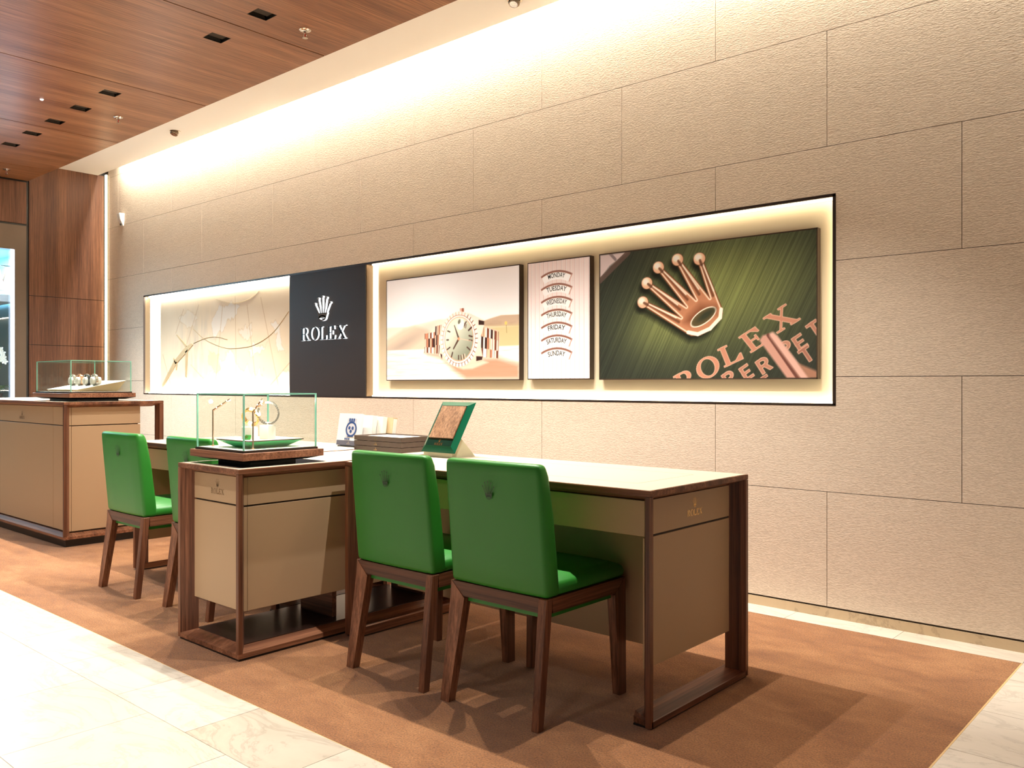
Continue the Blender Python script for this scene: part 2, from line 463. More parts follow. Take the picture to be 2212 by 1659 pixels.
# ---- cove and edge lights
def strip_light(name, a, b, mat_, th, label, cat='light strip', kindbox=None, group=None):
    o = part(name, MB().box(a[0], b[0], a[1], b[1], a[2], b[2]), mat_, None); tag(o, label, cat, group); return o
cove = root('cove_light', (-3, 3.955, 3.47), 'hidden warm light strip washing the top of the panelled wall', 'light strip')
part('channel', MB().box(-9.3, 2.4, 3.90, 3.975, 3.445, 3.455), white, cove)
for i in range(4):
    a = bpy.data.lights.new('cove_lamp', 'AREA'); a.shape = 'RECTANGLE'; a.size = 2.9; a.size_y = .02; a.energy = 78; a.color = (1.0,.95,.84)
    lightobj('cove_lamp', a, (-7.45+2.92*i, 3.918, 3.43), cove, (math.radians(18),0,0))
strip_light('edge_light', (-9.335,3.962,.0), (-9.30,3.975,3.33), led('edge_led', (1.0,.82,.50), 7.0), 0, 'vertical glowing strip in the gap beside the walnut wall')

# ---- niche: light strips run behind the lips, flat glowing margins lie on the back
niche = root('wall_niche', (-5, YW, NZ0), 'long dark framed niche glowing in the panelled wall', 'niche')
t = .011; YN = 4.05
fm = MB()
fm.box(NX0-.002, NX1+.002, YW-.003, YW+.05, NZ0-.002, NZ0+t*.6).box(NX0-.002, NX1+.002, YW-.003, YW+.012, NZ1-t, NZ1+.002)
fm.box(NX0-.002, NX0+t*.5, YW-.003, YW+.012, NZ0, NZ1).box(NX1-t, NX1+.002, YW-.003, YW+.012, NZ0, NZ1)
part('frame', fm, mat('niche_frame', (.035,.02,.014), .4, .4), niche)
rv = MB().box(NX0, NX1, YW+.012, YN+.05, NZ1-.004, NZ1+.02).box(NX0, NX1, YW+.05, YN+.05, NZ0-.02, NZ0+.004)
rv.box(NX0-.02, NX0+.004, YW+.012, YN+.05, NZ0, NZ1).box(NX1-.004, NX1+.02, YW+.012, YN+.05, NZ0, NZ1)
part('reveal', rv, mat('satin_bronze', (.16,.11,.06), .4, .6), niche)
part('back_panel', MB().box(NX0, NX1, YN, YN+.03, NZ0, NZ1), nichewhite, niche)
SGX0, SGX1 = -5.92, -4.954
e = .009
for n_, m_, q in (('top_light', led_niche, (SGX1+.03, NX1-.015, NZ1-.016, NZ1-.006)), ('bottom_light', led_niche, (SGX1+.03, NX1-.015, NZ0+.006, NZ0+.016)),
               ('side_light', led_niche, (NX1-.016, NX1-.006, NZ0+.01, NZ1-.012)),
              ('top_light', led_map, (NX0+.03, SGX0-.01, NZ1-.02, NZ1-.006)), ('bottom_light', led_map, (NX0+.03, SGX0-.01, NZ0+.006, NZ0+.016)),
              ):
    part(n_, MB().box(q[0], q[1], YN-.036, YN-.024, q[2], q[3]), m_, niche)

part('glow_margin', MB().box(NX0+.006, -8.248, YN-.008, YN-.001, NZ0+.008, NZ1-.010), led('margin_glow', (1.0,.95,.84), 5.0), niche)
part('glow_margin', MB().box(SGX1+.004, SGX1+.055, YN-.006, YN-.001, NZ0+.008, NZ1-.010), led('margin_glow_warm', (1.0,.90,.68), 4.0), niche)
# ================================================================== PRINTS (flat pictures painted per vertex on a fine sheet)
def lin(c):
    c = np.asarray(c, float)/255.0
    return np.where(c <= .04045, c/12.92, ((c+.055)/1.055)**2.4)
class Canvas:
    """a in [0, A] left to right, b in [0, 1] top to bottom"""
    def __init__(s, A, nv):
        s.A = A; s.nv = nv; s.nu = int(nv*A); s.px = 1.0/nv
        s.a, s.b = np.meshgrid(np.linspace(0, A, s.nu), np.linspace(0, 1, s.nv)); s.c = np.zeros((s.nv, s.nu, 3))
    def put(s, m, col, al=1.0):
        m = np.clip(m, 0, 1)[..., None]*al
        s.c = s.c*(1-m) + np.asarray(col)*m
    def soft(s, d, w=None): w = w or s.px*.8; return np.clip(.5-d/(2*w), 0, 1)
    def ell(s, c, r, ang=0):
        ca, sa = math.cos(ang), math.sin(ang); x = s.a-c[0]; y = s.b-c[1]
        u = (x*ca+y*sa)/r[0]; v = (-x*sa+y*ca)/r[1]; q = np.sqrt(u*u+v*v); return (q-1)*min(r)
    def seg(s, p, q, r0, r1=None):
        r1 = r0 if r1 is None else r1
        dx, dy = q[0]-p[0], q[1]-p[1]; L2 = dx*dx+dy*dy+1e-12
        t = np.clip(((s.a-p[0])*dx+(s.b-p[1])*dy)/L2, 0, 1)
        return np.hypot(s.a-p[0]-t*dx, s.b-p[1]-t*dy) - (r0+(r1-r0)*t)
    def poly(s, P):
        d = np.full(s.a.shape, 1e9); ins = np.zeros(s.a.shape, bool); n = len(P)
        for i in range(n):
            p, q = P[i], P[(i+1)%n]; d = np.minimum(d, s.seg(p, q, 0))
            cond = ((p[1] > s.b) != (q[1] > s.b)); ins ^= cond & (s.a < (q[0]-p[0])*(s.b-p[1])/((q[1]-p[1]) or 1e-9)+p[0])
        return np.where(ins, -d, d)
    def nz(s, sx, sy, seed, oct=3):
        rng = np.random.RandomState(seed); out = np.zeros(s.a.shape); amp = 1; tot = 0
        for o in range(oct):
            gx, gy = int(s.A*sx)+3, int(sy)+3; g = rng.rand(gy, gx)
            x = s.a*sx; y = s.b*sy; i = x.astype(int); j = y.astype(int); u = x-i; v = y-j
            i = np.clip(i, 0, gx-2); j = np.clip(j, 0, gy-2); u = u*u*(3-2*u); v = v*v*(3-2*v)
            out += amp*((g[j,i]*(1-u)+g[j,i+1]*u)*(1-v)+(g[j+1,i]*(1-u)+g[j+1,i+1]*u)*v); tot += amp
            amp *= .5; sx *= 2; sy *= 2
        return out/tot
    def sheet(s, name, X0, X1, Y, Z0, Z1, rough, parent, glow=0):
        nu, nv = s.nu, s.nv
        xs = np.linspace(X0, X1, nu); zs = np.linspace(Z1, Z0, nv)
        off = worldloc(parent)
        V = np.zeros((nv, nu, 3)); V[..., 0] = xs[None, :]-off.x; V[..., 1] = Y-off.y; V[..., 2] = zs[:, None]-off.z
        idx = np.arange(nu*nv).reshape(nv, nu)
        F = np.stack([idx[1:, :-1], idx[1:, 1:], idx[:-1, 1:], idx[:-1, :-1]], -1).reshape(-1, 4)
        me = bpy.data.meshes.new(name)
        me.vertices.add(nu*nv); me.vertices.foreach_set('co', V.reshape(-1).astype(np.float32))
        me.loops.add(len(F)*4); me.loops.foreach_set('vertex_index', F.reshape(-1).astype(np.int32))
        me.polygons.add(len(F)); me.polygons.foreach_set('loop_start', np.arange(0, len(F)*4, 4, dtype=np.int32))
        me.update(calc_edges=True)
        ca = me.color_attributes.new('ink', 'FLOAT_COLOR', 'POINT')
        rgba = np.ones((nu*nv, 4), np.float32); rgba[:, :3] = lin(np.clip(s.c.reshape(-1, 3), 0, 255))
        ca.data.foreach_set('color', rgba.reshape(-1))
        m = mat(name+'_ink', (.5,.5,.5), rough, spec=.25)
        at = m.node_tree.nodes.new('ShaderNodeAttribute'); at.attribute_name = 'ink'
        pb = m.node_tree.nodes['Principled BSDF']; m.node_tree.links.new(at.outputs['Color'], pb.inputs['Base Color'])
        if glow: m.node_tree.links.new(at.outputs['Color'], pb.inputs['Emission Color']); pb.inputs['Emission Strength'].default_value = glow      # glow added to lift the whites, print taken as backlit
        me.materials.append(m); return obj(name, me, parent)
def mix(a, b, t): return np.asarray(a)*(1-t[..., None]) + np.asarray(b)*t[..., None]

PF = 4.010      # front plane of the pictures
def framed(name, X0, X1, Z0, Z1, label, y0=PF, y1=4.045):
    r = root(name, ((X0+X1)/2, y1, Z0), label, 'picture', 'pictures hung in the lit niche')
    part('frame', MB().box(X0, X1, y0+.001, y1, Z0, Z1).box(X0, X1, y0-.002, y0+.001, Z0, Z0+.006).box(X0, X1, y0-.002, y0+.001, Z1-.006, Z1)
         .box(X0, X0+.005, y0-.002, y0+.001, Z0, Z1).box(X1-.005, X1, y0-.002, y0+.001, Z0, Z1), mat('picture_edge', (.06,.034,.018), .45), r)
    return r

# ---- picture 1: a watch on a sunlit table before dunes
X0, X1, Z0, Z1 = -4.757, -3.485, 1.117, 1.838
c = Canvas((X1-X0)/(Z1-Z0), 240)
a, b = c.a, c.b
sky = mix((232,220,212), (253,248,244), np.clip(b/.5, 0, 1)); c.c = sky.copy()
glow = np.exp(-(((a-.62)/.55)**2+((b-.25)/.30)**2)); c.c = mix(c.c, (255,253,250), np.clip(glow*1.1, 0, 1))
hill1 = c.poly([(0,.47),(.3,.475),(.77,.42),(1.0,.45),(1.3,.47),(1.55,.43),(1.77,.437),(1.77,.72),(0,.72)]); c.put(c.soft(hill1,.012), (236,220,200))
n1 = c.nz(6, 18, 3)
hill2 = c.poly([(1.2,.50),(1.42,.45),(1.55,.428),(1.77,.432),(1.77,.53),(1.4,.52)]); c.put(c.soft(hill2,.006), (196,168,140)); c.put(c.soft(hill2)*np.clip(n1*2-.8,0,1), (172,140,112), .7)
green_ = c.poly([(1.3,.525),(1.77,.52),(1.77,.72),(1.2,.72)]); c.put(c.soft(green_,.02), (206,188,138))
hill3 = c.poly([(0,.60),(.25,.50),(.42,.47),(.60,.52),(.75,.60),(.80,.72),(0,.72)]); c.put(c.soft(hill3,.02), (214,190,162), .8)
dark = c.ell((.25,.645), (.26,.045), -.35); c.put(c.soft(dark,.05), (168,148,132), .75)
tab = c.b-.702; c.put(c.soft(-tab,.004), (252,240,228)); gr = c.nz(5, 70, 5)
c.put((b > .705)*np.clip(gr*1.6-.6, 0, 1), (222,190,164), .75)
sh = c.poly([(.80,.80),(1.30,.80),(1.50,.80),(1.77,.865),(1.77,1.0),(1.12,1.0),(.98,.93)]); c.put(c.soft(sh,.035), (176,128,96), .85)
sh2 = c.poly([(.55,.735),(.80,.75),(.80,.80),(.60,.765)]); c.put(c.soft(sh2,.02), (188,140,108), .7)
lit = c.poly([(1.0,.885),(1.33,.825),(1.40,.845),(1.2,.90),(1.08,.905)]); c.put(c.soft(lit,.01), (240,210,186), .8)
rg = [(238,184,150), (120,62,40), (255,240,226), (196,128,96), (60,36,28), (250,218,196)]
def links(P0, P1, P2, P3, n, rowt, seed):
    """bracelet rows between left edge P0-P1 (top, bottom) and right edge P2-P3"""
    rs = np.random.RandomState(seed)
    for r in range(len(rowt)-1):
        for k in range(n):
            for half, cc in ((0, rs.randint(6)), (.55, rs.randint(6))):
                t0, t1 = (k+half)/n, (k+half+.6)/n
                L = lambda t, s_: tuple((1-t)*((1-s_)*np.array(P0)+s_*np.array(P1)) + t*((1-s_)*np.array(P2)+s_*np.array(P3)))
                off = .5*(r % 2)/n
                q = [L(min(t0+off,1), rowt[r]), L(min(t1+off,1), rowt[r]), L(min(t1+off,1), rowt[r+1]), L(min(t0+off,1), rowt[r+1])]
                c.put(c.soft(c.poly(q)), rg[cc])
        for k in range(n+1):
            t0 = min(k/n+.5*(r % 2)/n, 1); p = [tuple((1-t0)*((1-s_)*np.array(P0)+s_*np.array(P1)) + t0*((1-s_)*np.array(P2)+s_*np.array(P3))) for s_ in (rowt[r], rowt[r+1])]
            c.put(c.soft(c.seg(p[0], p[1], .0022)), (52,30,24))
c.put(c.soft(c.poly([(1.24,.48),(1.515,.565),(1.535,.64),(1.515,.815),(1.24,.79)])), (232,190,164))
links((1.245,.495), (1.235,.785), (1.52,.575), (1.512,.81), 6, [0,.33,.72,1], 4)
c.put(c.soft(c.poly([(.80,.475),(.71,.492),(.70,.558),(.565,.558),(.548,.60),(.565,.735),(.78,.75)])), (232,190,164))
links((.71,.49), (.70,.745), (.80,.478), (.78,.755), 3, [0,.33,.70,1], 9); links((.562,.555), (.560,.735), (.70,.545), (.70,.748), 3, [0,.28,.72,1], 12)
case_ = c.poly([(.797,.446),(.899,.405),(1.02,.372),(1.15,.383),(1.341,.457),(1.348,.499),(1.29,.64),(1.333,.819),(1.113,.879),(.999,.885),(.883,.848),(.757,.769),(.77,.62)])
c.put(c.soft(case_), (246,222,204)); c.put(c.soft(case_)*np.clip((b-.60)*2.2, 0, .8), (226,172,140))
for q in ([(1.275,.455),(1.345,.47),(1.345,.505),(1.275,.50)], [(1.245,.785),(1.325,.79),(1.32,.82),(1.245,.83)], [(.775,.75),(.80,.76),(.80,.80),(.785,.785)]): c.put(c.soft(c.poly(q)), (58,36,28))
for q in ([(1.037,.337),(1.090,.338),(1.090,.372),(1.041,.369)],): c.put(c.soft(c.poly(q)), (190,120,92))
c.put(c.soft(c.seg((1.05,.338),(1.052,.37),.004)), (250,235,222)); c.put(c.soft(c.seg((1.075,.338),(1.077,.37),.003)), (80,46,36))
BC, BR, BA = (1.023,.622), (.243,.257), .02
c.put(c.soft(c.ell(BC, BR, BA)), (250,232,218))
for k in range(72):
    t = 2*PI*k/72; p = lambda f: (BC[0]+BR[0]*f*math.cos(t), BC[1]+BR[1]*f*math.sin(t))
    shade = (96,54,38) if math.cos(t-.6) > -.2 or k % 2 else (214,160,130)
    if k % 2 == 0: c.put(c.soft(c.seg(p(.86), p(.985), .0042)), shade, .9)
c.put(c.soft(c.ell(BC, (.212,.226), BA)), (120,70,50)); c.put(c.soft(c.ell(BC, (.208,.222), BA)), (252,240,230)); c.put(c.soft(c.ell(BC, (.192,.208), BA)), (224,160,126))
dial = c.ell((1.023,.62), (.183,.200), BA)
dcol = mix((226,226,204), (104,108,86), np.clip((a-.92)*1.5+(b-.62)*2.0+.15, 0, 1)); m_ = c.soft(dial)[..., None]; c.c = c.c*(1-m_)+dcol*m_
for p, q, r_ in (((1.150,.545),(1.185,.520),.008), ((1.155,.595),(1.195,.605),.007), ((1.155,.635),(1.195,.640),.006), ((1.13,.70),(1.165,.725),.006), ((1.02,.775),(1.018,.81),.006), ((.94,.745),(.925,.785),.007), ((.905,.695),(.868,.715),.006), ((.885,.625),(.862,.625),.006), ((.905,.55),(.875,.54),.006), ((1.118,.465),(1.09,.50),.006)):
    c.put(c.soft(c.seg(p, q, r_)), (70,44,34))
for k in range(4): c.put(c.soft(c.seg((1.078+.014*k,.470+.006*k),(1.070+.014*k,.505+.006*k),.0035)), (110,80,62))
for k in range(4): c.put(c.soft(c.seg((1.050+.016*k,.775-.004*k),(1.058+.016*k,.812-.004*k),.0045)), (235,200,176) if k % 2 else (92,58,44))
c.put(c.soft(c.ell((1.045,.487), (.045,.05), .5)), (244,244,232)); c.put(c.soft(c.ell((1.028,.460), (.016,.024), .5)), (120,116,96))
for p, q, r0, r1 in (((1.022,.619),(.964,.492),.010,.004), ((1.022,.619),(.953,.709),.011,.007), ((.961,.606),(1.18,.643),.0028,.0028)):
    c.put(c.soft(c.seg(p, q, r0, r1)), (84,60,46) if r0 > .005 else (226,190,164))
c.put(c.soft(c.ell((1.022,.619), (.014,.014))), (230,150,110))
c.put(c.soft(c.seg((1.612,.505),(1.618,.585),.002)), (150,120,70)); c.put(c.soft(c.ell((1.608,.500), (.016,.016))), (226,196,110))
pic1 = framed('watch_picture', X0, X1, Z0, Z1, 'wide print of a rose gold watch before dunes in the lit niche')
c.sheet('print', X0+.004, X1-.004, PF-.001, Z0+.004, Z1-.004, .5, pic1, .42)

# ---- picture 2: the seven weekdays on curved windows
X0, X1, Z0, Z1 = -3.421, -2.943, 1.120, 1.838
c = Canvas((X1-X0)/(Z1-Z0), 260); a, b = c.a, c.b; A2 = c.A
c.c = mix((220,198,188), (252,240,235), np.clip(b*1.7-.05, 0, 1)); c.c = mix(c.c, (228,210,202), np.clip((a-.45)*2.2*(1-b), 0, 1))
for k in range(14):
    x_ = .035+.0477*k
    c.put(c.soft(np.abs(a-x_)-.0016), (168,134,122), .75); c.put(c.soft(np.abs(a-x_-.0045)-.0015), (255,246,242), .7)
DAYS = ['MONDAY', 'TUESDAY', 'WEDNESDAY', 'THURSDAY', 'FRIDAY', 'SATURDAY', 'SUNDAY']
mid_a, Rr, hw = A2*.475, .36, .148
cent = []
for k in range(7):
    top = .098 + .1085*k; cy = top + Rr      # centre of the arc, apex at (mid_a, top)
    rr = np.hypot(a-mid_a, b-cy); an = np.arctan2(a-mid_a, cy-b); up = (b < cy)
    W_ = .455
    c.put(c.soft(np.maximum(np.abs(rr-(Rr-.026))-.036, (np.abs(an)-W_)*Rr))*up, (246,240,232))
    c.put(c.soft(np.maximum(np.abs(rr-(Rr+.006))-.0085, (np.abs(an)-W_-.02)*Rr))*up, (138,92,76))
    c.put(c.soft(np.maximum(np.abs(rr-(Rr-.026))-.034, np.abs((an-W_-.005)*Rr)-.0055))*up, (190,148,132))
    cent.append(cy)
pic2 = framed('weekday_picture', X0, X1, Z0, Z1, 'narrow pink print of the seven weekdays on curved windows')
c.sheet('print', X0+.004, X1-.004, PF-.001, Z0+.004, Z1-.004, .5, pic2, .38)
def text_mesh_points(s):
    cu = bpy.data.curves.new('t', 'FONT'); cu.body = s; cu.size = 1.0; cu.resolution_u = 3; cu.offset = .014
    o = bpy.data.objects.new('t', cu); COL.objects.link(o)
    dg = bpy.context.evaluated_depsgraph_get(); me = bpy.data.meshes.new_from_object(o.evaluated_get(dg))
    vs = [tuple(v.co) for v in me.vertices]; fs = [tuple(p.vertices) for p in me.polygons]
    bpy.data.objects.remove(o); bpy.data.curves.remove(cu); bpy.data.meshes.remove(me); return vs, fs
ink = mat('dark_ink', (.045,.038,.035), .6)
for k, d in enumerate(DAYS):
    vs, fs = text_mesh_points(d)
    xs = [v[0] for v in vs]; w = max(xs)-min(xs); x0 = min(xs); hh = max(v[1] for v in vs)
    span = .70 if len(d) > 6 else .60+.02*(len(d)-6); span = .72 if d == 'WEDNESDAY' else span
    out = []
    for v in vs:
        an = ((v[0]-x0)/w-.5)*span*.92; rad = Rr-.049 + v[1]/hh*.040
        pa = mid_a + rad*math.sin(an); pb = cent[k] - rad*math.cos(an)
        out.append((X0+pa/A2*(X1-X0), PF-.0016, Z1-pb*(Z1-Z0)))
    part('lettering', MB().add(out, fs), ink, pic2)

# ---- picture 3: the gold coronet on a green dial
X0, X1, Z0, Z1 = -2.880, -1.607, 1.117, 1.838
c = Canvas((X1-X0)/(Z1-Z0), 300); a, b = c.a, c.b
br = c.nz(40, 40, 2, 2)
ang = math.radians(-63); u = a*math.cos(ang)+b*math.sin(ang); v = -a*math.sin(ang)+b*math.cos(ang)
c2 = Canvas(c.A, c.nv); 
rs = np.random.RandomState(5); tab_ = rs.rand(4000); st = tab_[((v+3)*330).astype(int) % 4000]; st = (st + np.roll(st, 1, 1) + np.roll(st, 1, 0))/3
g = np.exp(-(((a-1.05)/.52)**2+((b-.33)/.42)**2)) + .55*np.exp(-(((a-.55)/.35)**2+((b-.62)/.25)**2)) + .30*np.exp(-(((a-1.6)/.35)**2+((b-.35)/.4)**2))
base = mix((44,48,38), (122,128,74), np.clip(g, 0, 1)); c.c = base*(0.82+.36*st[..., None])
c.c = mix(c.c, (58,58,54), np.clip((a-1.25)*1.1*(b-.2), 0, .8))
tl = c.poly([(0,0),(.28,0),(.10,.10),(0,.20)]); c.put(c.soft(tl,.012), (204,184,178)); c.put(c.soft(c.seg((0,.21),(.27,.01),.022)), (96,76,66), .9)
c.put(c.soft(c.seg((.10,0),(.15,.05),.012)), (120,104,100), .8)
balls = [(.406,.407), (.443,.262), (.545,.150), (.710,.107), (.893,.118)]
roots_ = [(.80,.615), (.835,.545), (.885,.50), (.945,.465), (1.025,.455)]
B1, B2, B3, B4, B5 = balls; V1, V2, V3, V4 = (.742,.545), (.786,.467), (.866,.420), (.978,.414)
sil = [(B1[0],B1[1]+.022), (.775,.652), (.827,.680), (.90,.678), (.98,.642), (1.05,.582), (1.077,.53), (1.068,.485), (B5[0]+.020,B5[1]), (B5[0]-.014,B5[1]+.01), V4, (B4[0]+.017,B4[1]), (B4[0]-.013,B4[1]+.012), V3, (B3[0]+.016,B3[1]-.004), (B3[0]-.010,B3[1]+.014), V2, (B2[0]+.012,B2[1]-.008), (B2[0]-.004,B2[1]+.018), V1, (B1[0]+.006,B1[1]-.012)]
shd = [(x_-.022, y_+.042) for x_, y_ in sil]
c.put(c.soft(c.poly(shd), .028), (14,16,10), .85)
for p in balls: c.put(c.soft(c.ell((p[0]-.020,p[1]+.034), (.05,.048)), .02), (16,18,12), .8)
GD, GM, GL, GH = (112,66,40), (190,128,92), (232,184,146), (255,242,218)
d_ = c.poly(sil); c.put(c.soft(d_-.006), GD); c.put(c.soft(d_), GM)
c.put(c.soft(c.poly([(.80,.53),(.90,.455),(1.03,.47),(1.03,.53),(.92,.53),(.82,.60),(.765,.58)]), .03), (136,82,54))
c.put(c.soft(np.abs(d_+.010)-.0055), GL); c.put(c.soft(np.abs(d_+.008)-.0022), GH)
for p, q in ((B1,(.80,.615)), (B2,(.80,.535)), (B3,(.855,.475)), (B4,(.935,.445)), (B5,(1.03,.465))):
    dx, dy = q[0]-p[0], q[1]-p[1]; l_ = math.hypot(dx, dy); nx, ny = -dy/l_, dx/l_
    c.put(c.soft(c.seg((p[0]+dx*.15,p[1]+dy*.15), (p[0]+dx*.8,p[1]+dy*.8), .004, .011), .006), (122,74,48))
    c.put(c.soft(c.seg((p[0]+dx*.12-nx*.010,p[1]+dy*.12-ny*.010), (p[0]+dx*.72-nx*.018,p[1]+dy*.72-ny*.018), .004, .006)), GH, .8)
    c.put(c.soft(c.ell(p, (.051,.048))), GD); c.put(c.soft(c.ell(p, (.047,.044))), GL)
    c.put(c.soft(c.ell((p[0]-.010,p[1]-.012), (.030,.026)), .012), GH); c.put(c.soft(c.seg((p[0]+dx/l_*.012,p[1]+dy/l_*.012), (p[0]+dx/l_*.048,p[1]+dy/l_*.048), .009,.012), .005), (96,58,38), .85)
oc, oa = (.924,.548), -.52
c.put(c.soft(c.ell(oc, (.118,.052), oa)), GH); c.put(c.soft(c.ell(oc, (.108,.044), oa)), (92,78,48)); c.put(c.soft(c.ell((oc[0]+.02,oc[1]-.012), (.075,.024), oa), .012), (54,58,40))
for p, q in (((.80,.655),(.88,.672)), ((.88,.672),(.98,.635)), ((.98,.635),(1.06,.56)), ((1.06,.56),(1.068,.50))): c.put(c.soft(c.seg(p, q, .014)), GH)
LET, LHI = (196,134,106), (238,190,160)
def place(ch, o, ux, uy, col=LET):
    """o = foot of the letter, ux = one em to the right, uy = one cap height up"""
    _, q = G(ch)
    for p in q:
        pp = [(o[0]+ux[0]*x_+uy[0]*y_, o[1]+ux[1]*x_+uy[1]*y_) for x_, y_ in p]
        d_ = c.poly(pp); c.put(c.soft(d_-.0042), LHI); 
    for p in q:
        pp = [(o[0]+ux[0]*x_+uy[0]*y_, o[1]+ux[1]*x_+uy[1]*y_) for x_, y_ in p]
        c.put(c.soft(c.poly(pp)-.0005), col)
place('R', (.735,1.115), (.19,-.085), (-.06,-.13)); place('O', (.907,1.02), (.19,-.085), (-.06,-.13)); place('L', (1.095,.918), (.205,-.085), (-.055,-.127)); place('E', (1.297,.818), (.185,-.105), (-.092,-.110)); place('X', (1.492,.690), (.175,-.098), (-.104,-.108))
vx, vy = (.115,-.074), (-.056,-.084)
for ch, o_ in (('P',(1.125,1.065)), ('e',(1.262,1.018)), ('r',(1.385,.972)), ('P',(1.545,.862)), ('e',(1.648,.818)), ('t',(1.745,.735))): place(ch, o_, vx, vy, (182,126,102))
for o_ in ((1.40,1.10), (1.69,.905)): place('t', o_, vx, vy, (166,112,92))
hand_ = c.poly([(1.36,.735),(1.385,.700),(1.435,.690),(1.49,.705),(1.72,1.0),(1.56,1.0)]); c.put(c.soft(hand_,.008), (204,152,132))
c.put(c.soft(c.seg((1.425,.70),(1.655,1.02),.013,.016)), (110,68,56)); c.put(c.soft(c.seg((1.455,.70),(1.70,1.02),.02,.024), .01), (226,178,158))
c.put(c.soft(c.poly([(1.64,.90),(1.77,.955),(1.77,1.0),(1.71,1.0)]),.01), (170,122,96))
pic3 = framed('coronet_picture', X0, X1, Z0, Z1, 'large print of a golden coronet on a green dial in the niche')
c.sheet('print', X0+.004, X1-.004, PF-.001, Z0+.004, Z1-.004, .5, pic3, .30)

# ---- map panel
X0, X1, Z0, Z1 = -8.240, -5.93, 1.015, 1.940
c = Canvas((X1-X0)/(Z1-Z0), 170); a, b = c.a, c.b
n1 = c.nz(3, 4, 21, 4); n2 = c.nz(14, 9, 22, 4)
c.c = mix((238,218,184), (246,232,206), n1)
st = c.nz(30, 6, 23, 3); sea = np.exp(-(((a-.75)/.35)**2+((b-.62)/.38)**2)); c.put(sea*np.clip(st*1.9-.45, 0, 1), (196,188,172), .8)
warp = (n2-.5)*.16
def land(P, col, al=.8):
    sa, sb = c.a, c.b; c.a = sa+warp; c.b = sb+np.roll(warp, 37, 1)*.8; d_ = c.poly(P); c.a, c.b = sa, sb
    c.put(c.soft(d_, .006), col, al); c.put(c.soft(np.abs(d_)-.004), (214,188,146), .6)
SEA = (244,240,230)
land([(1.02,.30),(1.28,.15),(1.6,.17),(1.5,.28),(1.35,.33),(1.22,.40),(1.14,.48),(1.05,.44)], SEA)
land([(1.02,.60),(1.24,.62),(1.20,.75),(1.08,.80),(1.00,.72)], (232,200,156), .55)
land([(1.15,.78),(1.35,.62),(1.42,.60),(1.50,.70),(1.60,.80),(1.72,.72),(1.80,.82),(1.96,.77),(1.96,.92),(1.48,.93),(1.25,.84)], SEA)
land([(1.70,.60),(1.82,.52),(2.03,.55),(1.96,.62),(1.82,.66)], SEA)
land([(2.12,.36),(2.22,.35),(2.28,.50),(2.32,.60),(2.24,.64),(2.18,.50)], SEA)
land([(.40,.20),(.62,.14),(.80,.24),(.66,.34),(.48,.30)], SEA, .35)
land([(1.56,.40),(1.74,.36),(1.80,.46),(1.66,.50)], SEA, .5)
land([(2.20,.84),(2.40,.78),(2.47,.95),(2.30,.97)], SEA)
land([(.72,.90),(.94,.84),(1.06,.80),(1.02,.95),(.80,.98)], SEA)
for p, q in (((1.273,.143),(1.129,.96)), ((1.501,.074),(1.521,.979)), ((1.712,.17),(1.871,.947)), ((1.944,.114),(2.244,.976)), ((.811,.115),(.567,.503)), ((.499,.141),(.337,.382)), ((.05,.60),(.25,.98)), ((.65,.72),(1.12,.99)), ((2.42,.10),(2.49,.60)), ((2.1,.93),(2.42,.72))):
    c.put(c.soft(c.seg(p, q, .003)), (198,168,124), .9)
mp_ = root('map_panel', (-7.1, 4.045, Z0), 'pale relief map panel with brass arcs beside the black sign', 'wall panel')
part('board', MB().box(X0, X1, 4.041, 4.049, Z0, Z1), mat('map_edge', (.45,.33,.15), .5), mp_)
c.sheet('print', X0+.003, X1, 4.0398, Z0+.003, Z1-.003, .6, mp_)
def mpt(p, y=4.037): return (X0+p[0]/c.A*(X1-X0), y, Z1-p[1]*(Z1-Z0))
def smooth_pts(P, n=6):
    P = [np.array(p, float) for p in P]; out = []
    for i in range(len(P)-1):
        p0, p1, p2, p3 = P[max(i-1,0)], P[i], P[i+1], P[min(i+2,len(P)-1)]
        for k in range(n):
            t = k/n; out.append(tuple(.5*((2*p1)+(-p0+p2)*t+(2*p0-5*p1+4*p2-p3)*t*t+(-p0+3*p1-3*p2+p3)*t**3)))
    out.append(tuple(P[-1])); return out
brass = mat('brass_line', (.62,.46,.22), .4, .6)
for P_, r_ in (([(.712,.502),(.94,.46),(1.15,.452),(1.365,.486)], .0024), ([(.701,.352),(.94,.471),(1.273,.557),(1.511,.574),(1.834,.553),(2.14,.453),(2.397,.271)], .0020), ([(1.15,.082),(1.472,.14),(1.741,.121),(1.925,.053)], .0016)):
    part('brass_arc', MB().tube([mpt(p) for p in smooth_pts(P_)], r_, 6), brass, mp_)
pl = MB()
for P_ in ([(.66,.50),(.70,.515),(.60,.575),(.36,.70),(.09,.93),(.05,.95),(.05,.92),(.30,.68),(.52,.55)], [(.35,.40),(.37,.40),(.575,.525),(.55,.54)], [(.545,.84),(.57,.84),(.595,.56),(.55,.58)], [(.29,.655),(.30,.64),(.36,.70),(.34,.71)], [(.345,.77),(.36,.77),(.375,.68),(.35,.69)]):
    pl.hexa([mpt(p, 4.0396) for p in P_], [mpt(p, 4.0345) for p in P_])
part('aeroplane', pl, mat('pale_brass', (.78,.60,.34), .4, .5), mp_)

